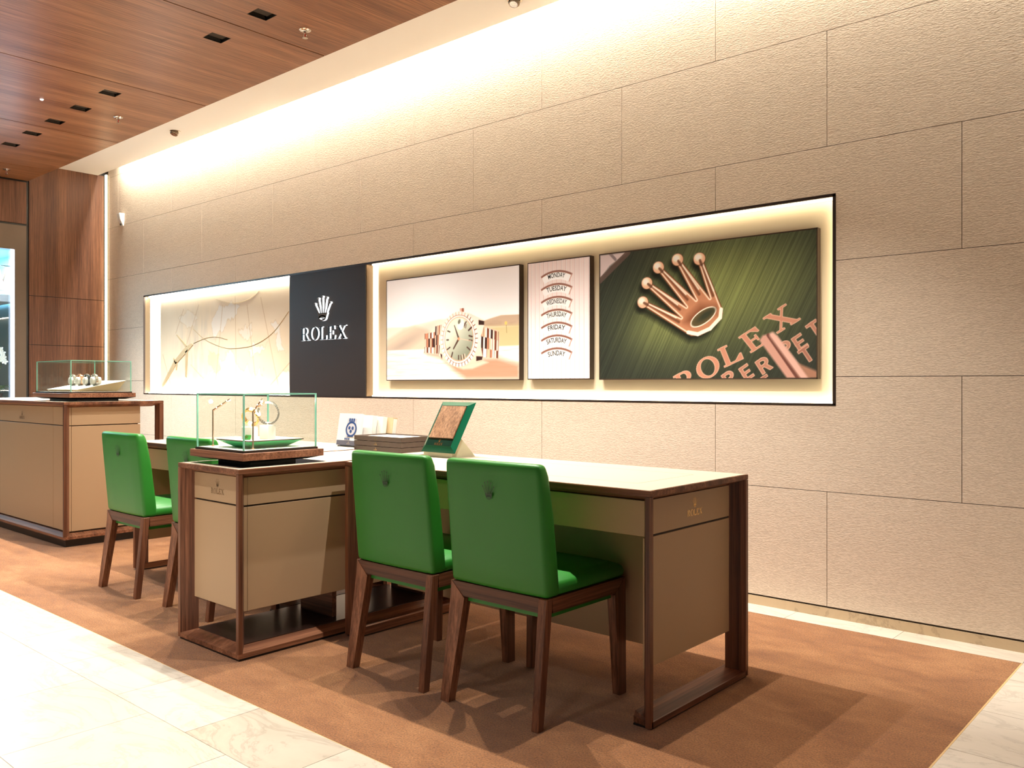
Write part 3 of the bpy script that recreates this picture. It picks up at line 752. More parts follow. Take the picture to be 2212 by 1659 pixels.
# ---- black sign block with lit lettering
sg = root('sign_panel', (-5.44, YW, NZ0), 'dark brown sign block with side lit crown and wordmark', 'sign')
part('block', MB().box(SGX0, SGX1, YW-.002, YN, NZ0+.006, NZ1-.006), dark_sat, sg)
part('side_cheek', MB().box(SGX1, SGX1+.003, YW+.006, YN-.004, NZ0+.008, NZ1-.010), mat('side_bronze', (.16,.10,.055), .4, .6), sg)
w, q = word('ROLEX', .08); h = .102; wx = .578
lt = mat('letter_face', (.012,.010,.010), .25, .3)
part('wordmark', solid_glyphs(MB(), [[(x_*wx/w, z_*h) for x_, z_ in p] for p in q], (-5.742, YW-.003, 1.434), (1,0,0), (0,0,1), (0,-.015,0)), [lt, led_letter], sg)
part('crown', solid_glyphs(MB(), [[(x_*.245, z_*.195) for x_, z_ in p] for p in crown()], (-5.455, YW-.003, 1.578), (1,0,0), (0,0,1), (0,-.018,0)), [mat('crown_face', (.10,.04,.015), .2, .7), led_letter], sg)

# ================================================================== FURNITURE
FW, FD = .018, .062     # flat outer edge of the frames, depth of their bevel
def post(mb, x, y, sx, sy, z0, z1):
    """bevelled corner post: outer corner (x, y); sx, sy point to the inside"""
    P = [(x, y), (x+sx*FW, y), (x+sx*FD, y+sy*FD), (x, y+sy*FW)]
    return mb.hexa([(p[0], p[1], z0) for p in P], [(p[0], p[1], z1) for p in P])
def inset(x0, x1, y0, y1, z, d): return [(x0+d, y0+d, z), (x1-d, y0+d, z), (x1-d, y1-d, z), (x0+d, y1-d, z)]
def bevel_slab(mb, x0, x1, y0, y1, ztop, up=True, edge=FW, drop=.022, d=FD):
    """slab with a flat edge band and a bevelled underside (or bevelled top when up is False)"""
    if up: mb.rings([inset(x0,x1,y0,y1,ztop,0), inset(x0,x1,y0,y1,ztop-edge,0), inset(x0,x1,y0,y1,ztop-edge-drop,d)])
    else: mb.rings([inset(x0,x1,y0,y1,ztop,0), inset(x0,x1,y0,y1,ztop+edge,0), inset(x0,x1,y0,y1,ztop+edge+drop*.5,d)])
    return mb
def top_leather(mb, x0, x1, y0, y1, z, b=.006, th=.0012): return mb.box(x0+b, x1-b, y0+b, y1-b, z-.001, z+th)
def logo_part(parent, o, ux, uz, h, m, name='logo'):
    return part(name, flat_glyphs(MB(), lockup(h), o, ux, uz), m, parent)
def seamline(mb, a, b, w=.0016, z=.7563):
    dx, dy = b[0]-a[0], b[1]-a[1]; l = math.hypot(dx, dy); nx, ny = -dy/l*w/2, dx/l*w/2
    return mb.flat([(a[0]+nx,a[1]+ny,z), (b[0]+nx,b[1]+ny,z), (b[0]-nx,b[1]-ny,z), (a[0]-nx,a[1]-ny,z)])
HT = .755
def desk(X0, X1, outer, label):
    """outer: +1 when the free end is at X1, -1 when at X0"""
    Y0, Y1 = 2.30, 2.975
    r = root('desk', ((X0+X1)/2, (Y0+Y1)/2, 0), label, 'desk', 'writing desks on the carpet')
    part('tabletop', bevel_slab(MB(), X0, X1, Y0, Y1, HT), walnut['x'], r)
    part('leather_top', top_leather(MB(), X0, X1, Y0, Y1, HT), cream, r)
    sx0, sx1 = X0+.145, X1-.145
    mb = MB()
    for p, q in (((sx0,2.45),(sx1,2.45)), ((sx1,2.45),(sx1,2.825)), ((sx1,2.825),(sx0,2.825)), ((sx0,2.825),(sx0,2.45))): seamline(mb, p, q, .0030)
    part('stitch_line', mb, mat('stitching', (.20,.13,.07), .6), r)
    for x, s in ((X0, 1), (X1, -1)):
        for y, t in ((Y0, 1), (Y1, -1)):
            part('post', post(MB(), x, y, s, t, .006, HT-FW-.002), walnut['z'], r)
        xi = x+s*.075
        part('bottom_rail', MB().rings([[(x,Y0+.01,.006),(xi,Y0+.02,.006),(xi,Y1-.02,.006),(x,Y1-.01,.006)], [(x,Y0+.01,.024),(xi,Y0+.02,.024),(xi,Y1-.02,.024),(x,Y1-.01,.024)],
                                        [(x+s*.006,Y0+.02,.024),(xi,Y0+.03,.040),(xi,Y1-.03,.040),(x+s*.006,Y1-.02,.024)]]), walnut['y'], r)
        part('foot_pad', MB().box(min(x+s*.004,xi-s*.004), max(x+s*.004,xi-s*.004), Y0+.012, Y1-.012, 0, .006), black, r)
    xe, s = (X1, -1) if outer > 0 else (X0, 1)
    xa, xb = xe+s*.050, xe+s*.060
    lo, hi = min(xa,xb), max(xa,xb)
    part('end_panel', MB().box(lo, hi, Y0+.050, Y1-.025, .172, .5945), beige, r, bevel=.0012, seg=1)
    dr = part('end_drawer', MB().box(lo, hi, Y0+.050, Y1-.025, .6015, .716), beige, r, bevel=.0012, seg=1)
    part('shadow_gap', MB().box(lo+.003, hi-.003, Y0+.055, Y1-.03, .55, .65), groove, r)
    if outer > 0: logo_part(dr, (X1-.050+.0006, 2.668, .633), (0,1,0), (0,0,1), .0225, gold)
    part('drawer_front', MB().box(X0+.046, X1-.046, Y0+.045, Y0+.058, .600, .716), beige, r, bevel=.0015, seg=1)
    part('drawer_box', MB().box(X0+.07, X1-.07, Y0+.058, 2.57, .604, .712), walnut['x'], r)
    part('modesty_panel', MB().box(X0+.03, X1-.058, 2.572, 2.590, .172, .716), beige, r, bevel=.0015, seg=1)
    return r
deskR = desk(-3.005, -1.456, 1, 'right hand walnut framed desk with leather top and gold logo end')
deskL = desk(-5.030, -3.535, -1, 'left hand walnut framed desk reaching towards the tall counter')

def pedestal():
    X0, X1, Y0, Y1 = -3.512, -3.028, 1.80, 2.972
    r = root('display_pedestal', ((X0+X1)/2, (Y0+Y1)/2, 0), 'walnut framed pedestal cabinet between the two desks carrying a glass case', 'cabinet')
    part('top', bevel_slab(MB(), X0, X1, Y0, Y1, HT), walnut['y'], r)
    part('leather_top', top_leather(MB(), X0, X1, Y0, Y1, HT, .010), cream, r)
    part('dark_inset', MB().box(X0+.045, X1-.045, Y0+.045, 2.255, HT, HT+.0022), blackglass, r)
    mb = MB(); seamline(mb, (X0+.01,2.345), (X1-.01,2.345), .003)
    part('stitch_line', mb, mat('stitching', (.20,.13,.07), .6), r)
    for x, s in ((X0, 1), (X1, -1)):
        for y, t in ((Y0, 1), (Y1, -1)): part('post', post(MB(), x, y, s, t, .028, HT-FW-.002), walnut['z'], r)
    part('base_frame', bevel_slab(MB(), X0, X1, Y0, Y1, .010, up=False, drop=.030), walnut['y'], r)
    part('base_shelf', MB().box(X0+.06, X1-.06, Y0+.06, Y1-.06, .042, .046), mat('dark_walnut_shelf', (.03,.014,.010), .3), r)
    part('plinth', MB().box(X0+.006, X1-.006, Y0+.006, Y1-.006, 0, .010), black, r)
    a0, a1, b0, b1 = X0+.048, X1-.048, Y0+.048, Y1-.048
    part('carcass', MB().box(a0+.006, a1-.006, b0+.006, b1-.006, .186, .714), groove, r)
    d = part('drawer_front', MB().box(a0, a1, b0, b0+.02, .6055, .718), beige, r, bevel=.0012, seg=1)
    part('door_front', MB().box(a0, a1, b0, b0+.02, .180, .5985), beige, r, bevel=.0012, seg=1)
    logo_part(d, ((a0+a1)/2-.001, b0-.0006, .636), (1,0,0), (0,0,1), .0225, dimgold)
    for x in (a0, a1-.02):
        part('upper_side', MB().box(x, x+.02, b0+.021, b1, .6055, .718), beige, r, bevel=.0012, seg=1)
        part('lower_side', MB().box(x, x+.02, b0+.021, b1, .180, .5985), beige, r, bevel=.0012, seg=1)
    for y in (2.35, 2.9): part('support', MB().box((X0+X1)/2-.12, (X0+X1)/2+.12, y-.012, y+.012, .046, .186), walnut['x'], r)
    return r
ped = pedestal()

def counter():
    X0, X1, Y0, Y1, H = -8.35, -6.0, 2.28, 2.965, .972
    r = root('tall_counter', ((X0+X1)/2, (Y0+Y1)/2, 0), 'tall walnut framed beige counter at the left on a dark plinth', 'counter')
    part('plinth', MB().box(X0+.02, X1-.025, Y0+.02, Y1-.02, 0, .052), black, r)
    part('base_frame', bevel_slab(MB(), X0, X1, Y0, Y1, .052, up=False, drop=.05, d=.075), walnut['x'], r)
    part('top', bevel_slab(MB(), X0, X1, Y0, Y1, H), walnut['x'], r)
    part('leather_top', top_leather(MB(), X0, X1, Y0, Y1, H), cream, r)
    part('dark_inset', MB().box(-6.74, -6.03, Y0+.045, Y1-.12, H, H+.0022), blackglass, r)
    for x, s in ((X0, 1), (X1, -1)):
        part('post', post(MB(), x, Y0, s, 1, .07, H-FW-.002), walnut['z'], r)
        part('post', MB().box(min(x, x+s*.075), max(x, x+s*.075), Y1-.03, Y1, .07, H-FW-.002), walnut['z'], r)
    b0, xe = Y0+.045, X1-.045
    part('carcass', MB().box(X0+.06, xe-.006, b0+.006, 2.80, .09, H-.042), groove, r)
    xs = [xe, -6.303, -7.35, -8.29]
    for i in range(3):
        p = part('drawer_front', MB().box(xs[i+1]+.0015, xs[i]-.0015, b0, b0+.02, .8135, H-.036), beige, r, bevel=.0012, seg=1)
        part('door_front', MB().box(xs[i+1]+.0015, xs[i]-.0015, b0, b0+.02, .098, .8075), beige, r, bevel=.0012, seg=1)
        if i == 1: logo_part(p, (-6.885, b0-.0008, .836), (1,0,0), (0,0,1), .0215, mat('bronze_print', (.10,.05,.02), .4, .5))
    part('upper_side', MB().box(xe-.02, xe, b0+.021, 2.815, .8135, H-.036), beige, r, bevel=.0012, seg=1)
    part('lower_side', MB().box(xe-.02, xe, b0+.021, 2.815, .098, .8075), beige, r, bevel=.0012, seg=1)
    return r
counter()

# ---- chairs (local: +y faces the desk)
def build_chair():
    r = root('chair', (0,0,0), '', 'chair', 'green leather chairs drawn up to the desks')
    def ln(y0, y1, z0, z1, x): return
    mb = MB()
    secs = [(.409,-.202,-.128,.2155), (.52,-.212,-.140,.2155), (.68,-.227,-.160,.2145), (.80,-.238,-.182,.213), (.838,-.241,-.196,.2095)]
    rings_ = []
    for z, yr, yf, hx in secs:
        rings_.append([(-hx,yr,z),(-hx*.5,yr-.004,z),(0,yr-.006,z),(hx*.5,yr-.004,z),(hx,yr,z),(hx,yf,z),(hx*.5,yf-.004,z),(0,yf-.006,z),(-hx*.5,yf-.004,z),(-hx,yf,z)])
    mb.rings(rings_); back = lpart('backrest', mb, green, r, bevel=.016, seg=3, smooth=True)
    nrm = Vector((0,-1,-.094)).normalized(); o = Vector((0,-.2335-.0065,.712))
    upv = Vector((0,-.094,1)).normalized()
    lpart('emblem', flat_glyphs(MB(), [[(x_*.062, z_*.062) for x_, z_ in p] for p in crown()], tuple(o+nrm*.0012), (1,0,0), tuple(upv)), greendk, back)
    mb = MB()
    top = []
    for z, d in ((.411,.004), (.430,-.002), (.452,.004), (.466,.035)):
        top.append([(-.213+d,-.15,z),(.213-d,-.15,z),(.215-d,.0,z),(.213-d,.235-d,z),(0,.239-d,z),(-.213+d,.235-d,z),(-.215+d,0,z)])
    mb.rings(top); lpart('seat', mb, green, r, bevel=.008, seg=2, smooth=True)
    lpart('seat_underside', MB().box(-.198,.198,-.185,.22,.343,.360), green, r)
    wx, wy = walnut['x'], walnut['y']
    lpart('seat_rail', MB().box(-.2145,.182,-.2025,-.172,.361,.4085), wx, r)
    lpart('seat_rail', MB().box(-.18,.2145,.205,.236,.361,.4085), wx, r)
    lpart('seat_rail', MB().box(.184,.2150,-.172,.235,.361,.4085), wy, r)
    lpart('seat_rail', MB().box(-.2150,-.184,-.172,.205,.361,.4085), wy, r)
    def leg(top_, foot): lpart('leg', MB().hexa(foot, top_), walnut['z'], r, bevel=.002, seg=1)
    R_ = lambda x0,x1,y0,y1,z: [(x0,y0,z),(x1,y0,z),(x1,y1,z),(x0,y1,z)]
    # pinwheel: back left wide to the side, back right slim, front right wide front to back, front left slim
    lpart('leg', MB().rings([R_(-.222,-.182,-.249,-.217,0), R_(-.2165,-.150,-.2055,-.170,.355), [(-.2155,-.2035,.409),(-.2145,-.2035,.4095),(-.2145,-.172,.4095),(-.2155,-.172,.409)]]), walnut['z'], r)
    leg(R_(.181,.2165,-.2045,-.172,.4085), R_(.188,.216,-.249,-.219,0))
    lpart('leg', MB().rings([R_(.190,.220,.196,.236,0), R_(.183,.2165,.172,.238,.355), [(.1835,.236,.409),(.2165,.236,.409),(.2165,.238,.4095),(.1835,.238,.4095)]]), walnut['z'], r)
    leg(R_(-.2165,-.183,.206,.238,.4085), R_(-.222,-.192,.206,.236,0))
    return r
chair0 = build_chair()
def copy_tree(o, parent=None):
    c_ = o.copy(); COL.objects.link(c_)
    if parent is not None: c_.parent = parent
    for ch in list(o.children): copy_tree(ch, c_)
    return c_
seats = [(-1.925, 2.300, 0, 'green leather chair nearest the camera at the right hand desk'),
         (-2.450, 2.300, 0, 'green leather chair at the right hand desk beside the glass case pedestal'),
         (-4.515, 2.225, 0, 'leftmost green leather chair by the tall counter'),
         (-3.852, 2.255, 0, 'green leather chair half hidden behind the glass case pedestal')]
for i, (x_, y_, rz, lab) in enumerate(seats):
    o = chair0 if i == 0 else copy_tree(chair0)
    o.location = (x_, y_, 0); o.rotation_euler = (0,0,rz); o['label'] = lab

# ================================================================== GLASS CASES
def glass_case(name, X0, X1, Y0, Y1, zt, zg, label):
    """zt: surface it stands on; X..: slab outline; zg: top of the glass"""
    r = root(name, ((X0+X1)/2, (Y0+Y1)/2, zt), label, 'display case', 'glass display cases')
    z1, z2 = zt+.026, zt+.056
    part('foot', MB().rings([inset(X0,X1,Y0,Y1,zt,.085), inset(X0,X1,Y0,Y1,zt+.014,.085), inset(X0,X1,Y0,Y1,z1,.05)]), black, r)
    part('underside', MB().rings([inset(X0,X1,Y0,Y1,zt+.014,.05), inset(X0,X1,Y0,Y1,z1,.004)]), black, r)
    part('slab', MB().box(X0, X1, Y0, Y1, z1, z2), case_wood['x'], r, bevel=.001, seg=1)
    gx0, gx1, gy0, gy1 = X0+.028, X1-.022, Y0+.016, Y1-.022
    part('dark_rim', MB().box(gx0-.004, gx1+.004, gy0-.004, gy1+.004, z2, z2+.009), dark_sat, r)
    zb = z2+.009
    part('floor_plate', MB().box(gx0+.006, gx1-.006, gy0+.006, gy1-.006, zb, zb+.0015), chalk, r)
    t = .005
    for q in ((gx0,gx1,gy0,gy0+t,zb,zg), (gx0,gx1,gy1-t,gy1,zb,zg), (gx0,gx0+t,gy0+t,gy1-t,zb,zg), (gx1-t,gx1,gy0+t,gy1-t,zb,zg), (gx0,gx1,gy0,gy1,zg,zg+t)):
        part('pane', MB().box(*q), glass, r)
    e = .0058
    for x, y in ((gx0,gy0), (gx1,gy0), (gx0,gy1), (gx1,gy1)):
        xx = x-.0005 if x == gx0 else x-e+.0005; yy = y-.0005 if y == gy0 else y-e+.0005
        part('polished_edge', MB().box(xx, xx+e, yy, yy+e, zb, zg+t), greenglass, r)
    for q in ((gx0,gx1,gy0-.0006,gy0+.003), (gx0,gx1,gy1-.003,gy1+.0006), (gx0-.0006,gx0+.003,gy0,gy1), (gx1-.003,gx1+.0006,gy0,gy1)):
        part('polished_edge', MB().box(q[0],q[1],q[2],q[3],zg,zg+t+.0004), greenglass, r)
    return r, (gx0,gx1,gy0,gy1,zb+.0015)
caseN, N = glass_case('display_case', -3.495, -3.070, 1.845, 2.235, HT+.0022, 1.048, 'near glass case with gold watches on the pedestal cabinet')
caseF, Fq = glass_case('display_case', -6.710, -6.050, 2.335, 2.785, .9742, 1.250, 'far glass case with a row of watches on the tall counter')

def watch_mesh(R, band, tilt=0):
    """bracelet loop in the xz plane, head at angle 'tilt', returns (bracelet, case, dial) in local coords"""
    br_ = MB(); n = 26
    for k in range(n):
        a0 = tilt + .42 + (2*PI-.84)*k/n; a1 = tilt + .42 + (2*PI-.84)*(k+.86)/n
        rr0, rr1 = R-.001, R+.0065
        P = [(rr0*math.sin(a0), rr0*math.cos(a0)*1.08), (rr0*math.sin(a1), rr0*math.cos(a1)*1.08), (rr1*math.sin(a1), rr1*math.cos(a1)*1.08), (rr1*math.sin(a0), rr1*math.cos(a0)*1.08)]
        w_ = band*.5
        br_.hexa([(p[0],-w_,p[1]) for p in P], [(p[0],w_,p[1]) for p in P])
    hx, hz = (R+.001)*math.sin(tilt), (R+.001)*math.cos(tilt)*1.08
    M = Matrix.Translation((hx,0,hz)) @ Matrix.Rotation(tilt, 4, 'Y')
    def tr(mb): mb.v = [tuple(M @ Vector(p)) for p in mb.v]; return mb
    cs = tr(MB().lathe([(.012,0),(.0175,.002),(.0175,.006),(.0150,.0085),(.0150,.0085)], n=24).box(-.008,.008,-.0015,.0015,.0,.005).lathe([(.0025,.0),(.0025,.004)], (0,-.0195,.004), 8, 'y'))
    dl = tr(MB().lathe([(.0149,.0083),(.0149,.0088)], n=24)); 
    hd = tr(MB().box(-.0006,.0006,-.001,.011,.0089,.0093).box(-.007,.001,-.0007,.0007,.0089,.0092))
    return br_, cs, dl, hd
dialw = mat('pale_dial', (.85,.80,.70), .3)
diald = mat('dark_dial', (.03,.035,.03), .3)
def watch(loc, rz, m1, m2, dm, label, tilt=.5, R=.026, band=.014, pitch=0, group='watches in the near case'):
    r = root('wristwatch', loc, label, 'watch', group, rz)
    r.rotation_euler = (pitch, 0, rz)
    b_, c_, d_, h_ = watch_mesh(R, band, tilt)
    lpart('bracelet', b_, m1, r); lpart('case', c_, m2, r, smooth=True); di = lpart('dial', d_, dm, r); lpart('hands', h_, m2, di)
    return r
# near case: green dish, two plinths, two watches, two little lamps, green token
zb = N[4]
dish = root('display_dish', (-3.26, 2.04, zb), 'green leather tapered dish inside the near glass case', 'dish')
part('bowl', MB().rings([inset(-3.315,-3.195,1.955,2.13,zb,0), inset(-3.385,-3.135,1.912,2.172,zb+.030,0)]), leather('bounce_green_leather', (.06,.46,.17), .4, .05), dish)  # brighter green carries the bounce from the white case floor
part('rim', MB().box(-3.388,-3.132,1.909,2.175,zb+.030,zb+.034), mat('dish_rim', (.12,.08,.06), .4), dish)
part('pad', MB().box(-3.383,-3.137,1.914,2.170,zb+.034,zb+.0352), chalk, dish)
zp = zb+.0352
def plinth(x, y, w_, h_, rz, label):
    r = root('watch_plinth', (x, y, zp), label, 'plinth', 'white watch plinths in the near case', rz)
    lpart('block', MB().box(-w_/2,w_/2,-w_/2,w_/2,0,h_), chalk, r, bevel=.001, seg=1)
    lpart('cuff', MB().box(-.007,.007,-.009,.009,h_,h_+.012), chalk, r, bevel=.002, seg=2)
    return zp+h_+.012
z1 = plinth(-3.250, 1.985, .050, .052, .5, 'shorter white plinth under the leaning gold watch')
z2 = plinth(-3.192, 2.035, .048, .060, .3, 'taller white plinth under the upright silver watch')
watch((-3.240, 1.985, z1+.030), .6, gold, gold, dialw, 'gold watch leaning on the shorter white plinth', 1.1, .031, .022, .5)
watch((-3.186, 2.035, z2+.039), .9, steel, rosegold, dialw, 'silver watch standing upright on the taller white plinth', -.7, .040, .020, .1)
def case_lamp(x, y, d, label):
    r = root('case_lamp', (x, y, zb), label, 'lamp', 'little lamps in the near case')
    part('foot', MB().lathe([(.008,0),(.008,.004),(.004,.006)], (x,y,zb), 14), rosegold, r)
    part('stem', MB().lathe([(.0032,0),(.0032,.158)], (x,y,zb), 10), rosegold, r)
    a_, b_ = Vector((x,y,zb+.155)), Vector((x,y,zb+.155)) + Vector(d)
    part('arm', MB().tube([tuple(a_), tuple(b_)], .0036, 8), rosegold, r)
    k = MB()
    for t_ in (.25,.55,.85):
        p = a_.lerp(b_, t_); k.lathe([(.0006,-.0022),(.0022,0),(.0006,.0022)], tuple(p+Vector((.001,-.004,0))), 8)
    part('bulb', k, led('lamp_dot', (1,.84,.6), 12.0), r)
    pl_ = bpy.data.lights.new('lamp_glow', 'POINT'); pl_.energy = 2.4; pl_.color = (1,.9,.74); pl_.shadow_soft_size = .008; lightobj('lamp_glow', pl_, tuple(b_+Vector((0,.004,-.012))), r)
case_lamp(-3.424, 1.913, (.045,.055,.048), 'little rose gold lamp at the left of the near case')
case_lamp(-3.127, 1.925, (-.002,.045,.052), 'little rose gold lamp at the front corner of the near case')
tk = root('token_card', (-3.205, 1.945, zp), 'small green card with gold lines on the dish', 'card')
part('card', MB().hexa([(-3.222,1.935,zp),(-3.192,1.940,zp),(-3.192,1.952,zp),(-3.222,1.947,zp)], [(-3.222,1.949,zp+.020),(-3.192,1.954,zp+.020),(-3.192,1.957,zp+.020),(-3.222,1.952,zp+.020)]), green, tk)
part('gold_line', MB().flat([(-3.216,1.9392,zp+.009),(-3.198,1.9421,zp+.009),(-3.198,1.9436,zp+.011),(-3.216,1.9407,zp+.011)]).flat([(-3.216,1.9431,zp+.0135),(-3.198,1.9460,zp+.0135),(-3.198,1.9470,zp+.015),(-3.216,1.9441,zp+.015)]), gold, tk)
# far case: wedge with a row of watches on rolls
zf = Fq[4]
wd = root('display_wedge', (-6.38, 2.56, zf), 'pale wedge tray inside the far glass case', 'tray')
wd_b = [(-6.63,2.42,zf),(-6.12,2.42,zf),(-6.16,2.70,zf),(-6.62,2.70,zf)]
part('wedge', MB().hexa(wd_b, [(-6.63,2.405,zf+.012),(-6.10,2.405,zf+.012),(-6.10,2.735,zf+.075),(-6.63,2.735,zf+.075)]), mat('wedge_cream', (.62,.47,.28), .5), wd)
part('pad', MB().hexa([(-6.632,2.403,zf+.0122),(-6.098,2.403,zf+.0122),(-6.098,2.737,zf+.0755),(-6.632,2.737,zf+.0755)], [(-6.632,2.403,zf+.0145),(-6.098,2.403,zf+.0145),(-6.098,2.737,zf+.0778),(-6.632,2.737,zf+.0778)]), chalk, wd)
for k in range(4):
    x_ = -6.53+.125*k; y_ = 2.55; zc = zf+.0145+(y_-2.403)*.19
    lab = ['first', 'second', 'third', 'fourth'][k]+' watch from the left on the wedge in the far case'
    rl = root('watch_roll', (x_, y_, zc), ['first','second','third','fourth'][k]+' cream roll cushion from the left in the far case', 'cushion', 'roll cushions in the far case')
    part('cushion', MB().lathe([(.012,-.034),(.026,-.030),(.030,0),(.026,.030),(.012,.034)], (x_,y_,zc+.033), 18, 'y'), chalk, rl, smooth=True)
    watch((x_, y_-.004, zc+.037), 0, [steel, rosegold, black, steel][k], [steel, rosegold, steel, steel][k], [diald, dialw, diald, dialw][k], lab, -.55, .0315, .016, 0, 'watches in the far case')

# ================================================================== THINGS ON THE DESK
for k in range(3):
    z_ = HT+.0012+.0258*k; X0, X1, Y0, Y1 = -3.515, -3.152, 2.748, 2.968
    r = root('presentation_tray', ((X0+X1)/2, (Y0+Y1)/2, z_), ['bottom', 'middle', 'top'][k]+' taupe leather tray of the stack of three on the desk', 'tray', 'stacked leather trays')
    part('base', MB().box(X0,X1,Y0,Y1,z_,z_+.006), brownbox, r)
    for q in ((X0,X1,Y0,Y0+.010), (X0,X1,Y1-.010,Y1), (X0,X0+.010,Y0+.010,Y1-.010), (X1-.010,X1,Y0+.010,Y1-.010)): part('side', MB().box(q[0],q[1],q[2],q[3],z_+.006,z_+.0236), brownbox, r)
    part('lining', MB().box(X0+.010,X1-.010,Y0+.010,Y1-.010,z_+.006,z_+.017), chalk, r)
    logo_part(r, (-3.345, Y0-.0006, z_+.0055), (1,0,0), (0,0,1), .0052, gold)
# catalogue stand and books
def leaning(name, x0, x1, y, z, h_, th, lean, m, label, cat, group=None):
    r = root(name, ((x0+x1)/2, y, z), label, cat, group); c_, s_ = math.cos(lean), math.sin(lean)
    up = Vector((0, s_, c_)); bk = Vector((0, c_, -s_))
    o = Vector((x0, y, z + th*s_)); ux_ = Vector((x1-x0, 0, 0))
    def blk(u0,u1,v0,v1,d0,d1):
        f = lambda u,v,d: tuple(o+ux_*u+up*v+bk*d)
        return MB().hexa([f(u0,v0,d0),f(u1,v0,d0),f(u1,v0,d1),f(u0,v0,d1)], [f(u0,v1,d0),f(u1,v1,d0),f(u1,v1,d1),f(u0,v1,d1)])
    return r, blk, o, ux_, up, bk
zt_ = HT+.0012
r, blk, o, ux_, up, bk = leaning('catalogue', -3.795, -3.600, 2.842, zt_+.006, .172, .014, .16, white, 'white catalogue with a blue watch picture leaning on its stand', 'catalogue')
part('cover', blk(0,1,0,.172,0,.014), white, r)
part('base_band', blk(.02,1,.0,.026,-.001,0), mat('slate_band', (.10,.10,.13), .5), r)
part('stand', MB().box(-3.775,-3.615,2.838,2.90,zt_,zt_+.006), black, r)
part('picture_field', blk(.40,.80,.045,.145,-.0008,0), mat('pale_grey_print', (.55,.55,.60), .5), r)
pm_ = MB(); f2 = lambda u, v: tuple(o+ux_*u+up*v+bk*-.0014)
bl = mat('blue_print', (.02,.06,.20), .5)
for q in ring_quads(.60,.088,.24,.042,.06,.010,0,2*PI,24): pm_.flat([f2(u,v) for u, v in q])
for cu_, cv_ in ((.52,.094),(.66,.094),(.59,.076)):
    for q in ring_quads(cu_,cv_,.05,.0095,.05,.0095,0,2*PI,10): pm_.flat([f2(u,v) for u, v in q])
for v0_, v1_ in ((.128,.146),(.046,.052)):
    for i in range(3): pm_.flat([f2(.47+.09*i,v0_), f2(.54+.09*i,v0_), f2(.54+.09*i,v1_), f2(.47+.09*i,v1_)])
for i in range(3): pm_.flat([f2(.36+.08*i,.030), f2(.42+.08*i,.030), f2(.42+.08*i,.040), f2(.36+.08*i,.040)])
part('watch_print', pm_, bl, r)
lg = MB(); flat_glyphs(lg, lockup(.006), tuple(o+ux_*.55+up*.006+bk*-.0018), (1,0,0), tuple(up)); part('logo', lg, mat('pale_gold_print', (.6,.5,.35), .4), r)
for k in range(3):
    x0 = -3.655+.040*k
    rb, blk, *_ = leaning('book', x0, x0+.105, 2.878+.036*k, zt_+.002, .165, .03, .14, white, ['first', 'second', 'third'][k]+' white book from the left behind the catalogue', 'book', 'white books behind the catalogue')
    part('cover', blk(0,1,0,.166-.006*k,0,.030), [white, chalk, mat('tan_book', (.60,.45,.26), .5)][k], rb)
    part('page_block', blk(1.0,1.02,.004,.160-.006*k,.003,.027), chalk, rb)
# green bevelled display frame on a wedge stand
zt_ = HT+.0012
st = root('frame_stand', (-2.85, 2.79, zt_), 'pale wedge stand under the sloping green frame', 'stand')
part('wedge', MB().add([(-2.955,2.715,zt_),(-2.765,2.715,zt_),(-2.765,2.865,zt_),(-2.955,2.865,zt_),(-2.955,2.715,zt_+.028),(-2.765,2.715,zt_+.028),(-2.765,2.775,zt_+.085),(-2.955,2.775,zt_+.085)],
     [(0,1,2,3),(0,1,5,4),(4,5,6,7),(6,7,3,2),(0,4,7,3),(1,5,6,2)]), mat('pale_green_stone', (.62,.60,.42), .5), st)
fr = root('sloping_plaque', (-2.84, 2.68, .788), 'sloping dark green frame around a walnut panel on the desk', 'plaque')
p0, p1 = Vector((0,2.683,.788)), Vector((0,2.822,1.016)); upv = (p1-p0); H_ = upv.length; upv.normalize(); nb = Vector((0,upv.z,-upv.y))
xl, xr = -2.952, -2.730
def fpt(x, v, d): return tuple(Vector((x,0,0)) + p0 + upv*v + nb*d)
grn = mat('emerald_glass', (.003,.022,.014), .12, spec=.4); grn2 = mat('emerald_bevel', (.004,.085,.042), .14, spec=.4)
bv = .028; d0 = .016
O_ = [fpt(xl,0,d0), fpt(xr,0,d0), fpt(xr,H_,d0), fpt(xl,H_,d0)]; I_ = [fpt(xl+bv,bv,0), fpt(xr-bv,bv,0), fpt(xr-bv,H_-bv,0), fpt(xl+bv,H_-bv,0)]
part('bevel', MB().add(O_+I_, [(0,1,5,4),(1,2,6,5),(2,3,7,6),(3,0,4,7),(3,2,1,0)]), grn2, fr)
part('field', MB().hexa(I_, [fpt(xl+bv,bv,-.0008), fpt(xr-bv,bv,-.0008), fpt(xr-bv,H_-bv,-.0008), fpt(xl+bv,H_-bv,-.0008)]), grn, fr)
wp = wood('frame_walnut', 'z', (.20,.10,.05), (.27,.145,.075), (.35,.20,.11), .45, 1.5)
part('walnut_panel', MB().hexa([fpt(xl+.036,.066,-.001), fpt(xr-.030,.066,-.001), fpt(xr-.030,H_-.034,-.001), fpt(xl+.036,H_-.034,-.001)], [fpt(xl+.036,.066,-.007), fpt(xr-.030,.066,-.007), fpt(xr-.030,H_-.034,-.007), fpt(xl+.036,H_-.034,-.007)]), wp, fr)
lg = MB(); flat_glyphs(lg, lockup(.0115), fpt((xl+xr)/2, .030, -.0014), (1,0,0), tuple(upv)); part('logo', lg, gold, fr)

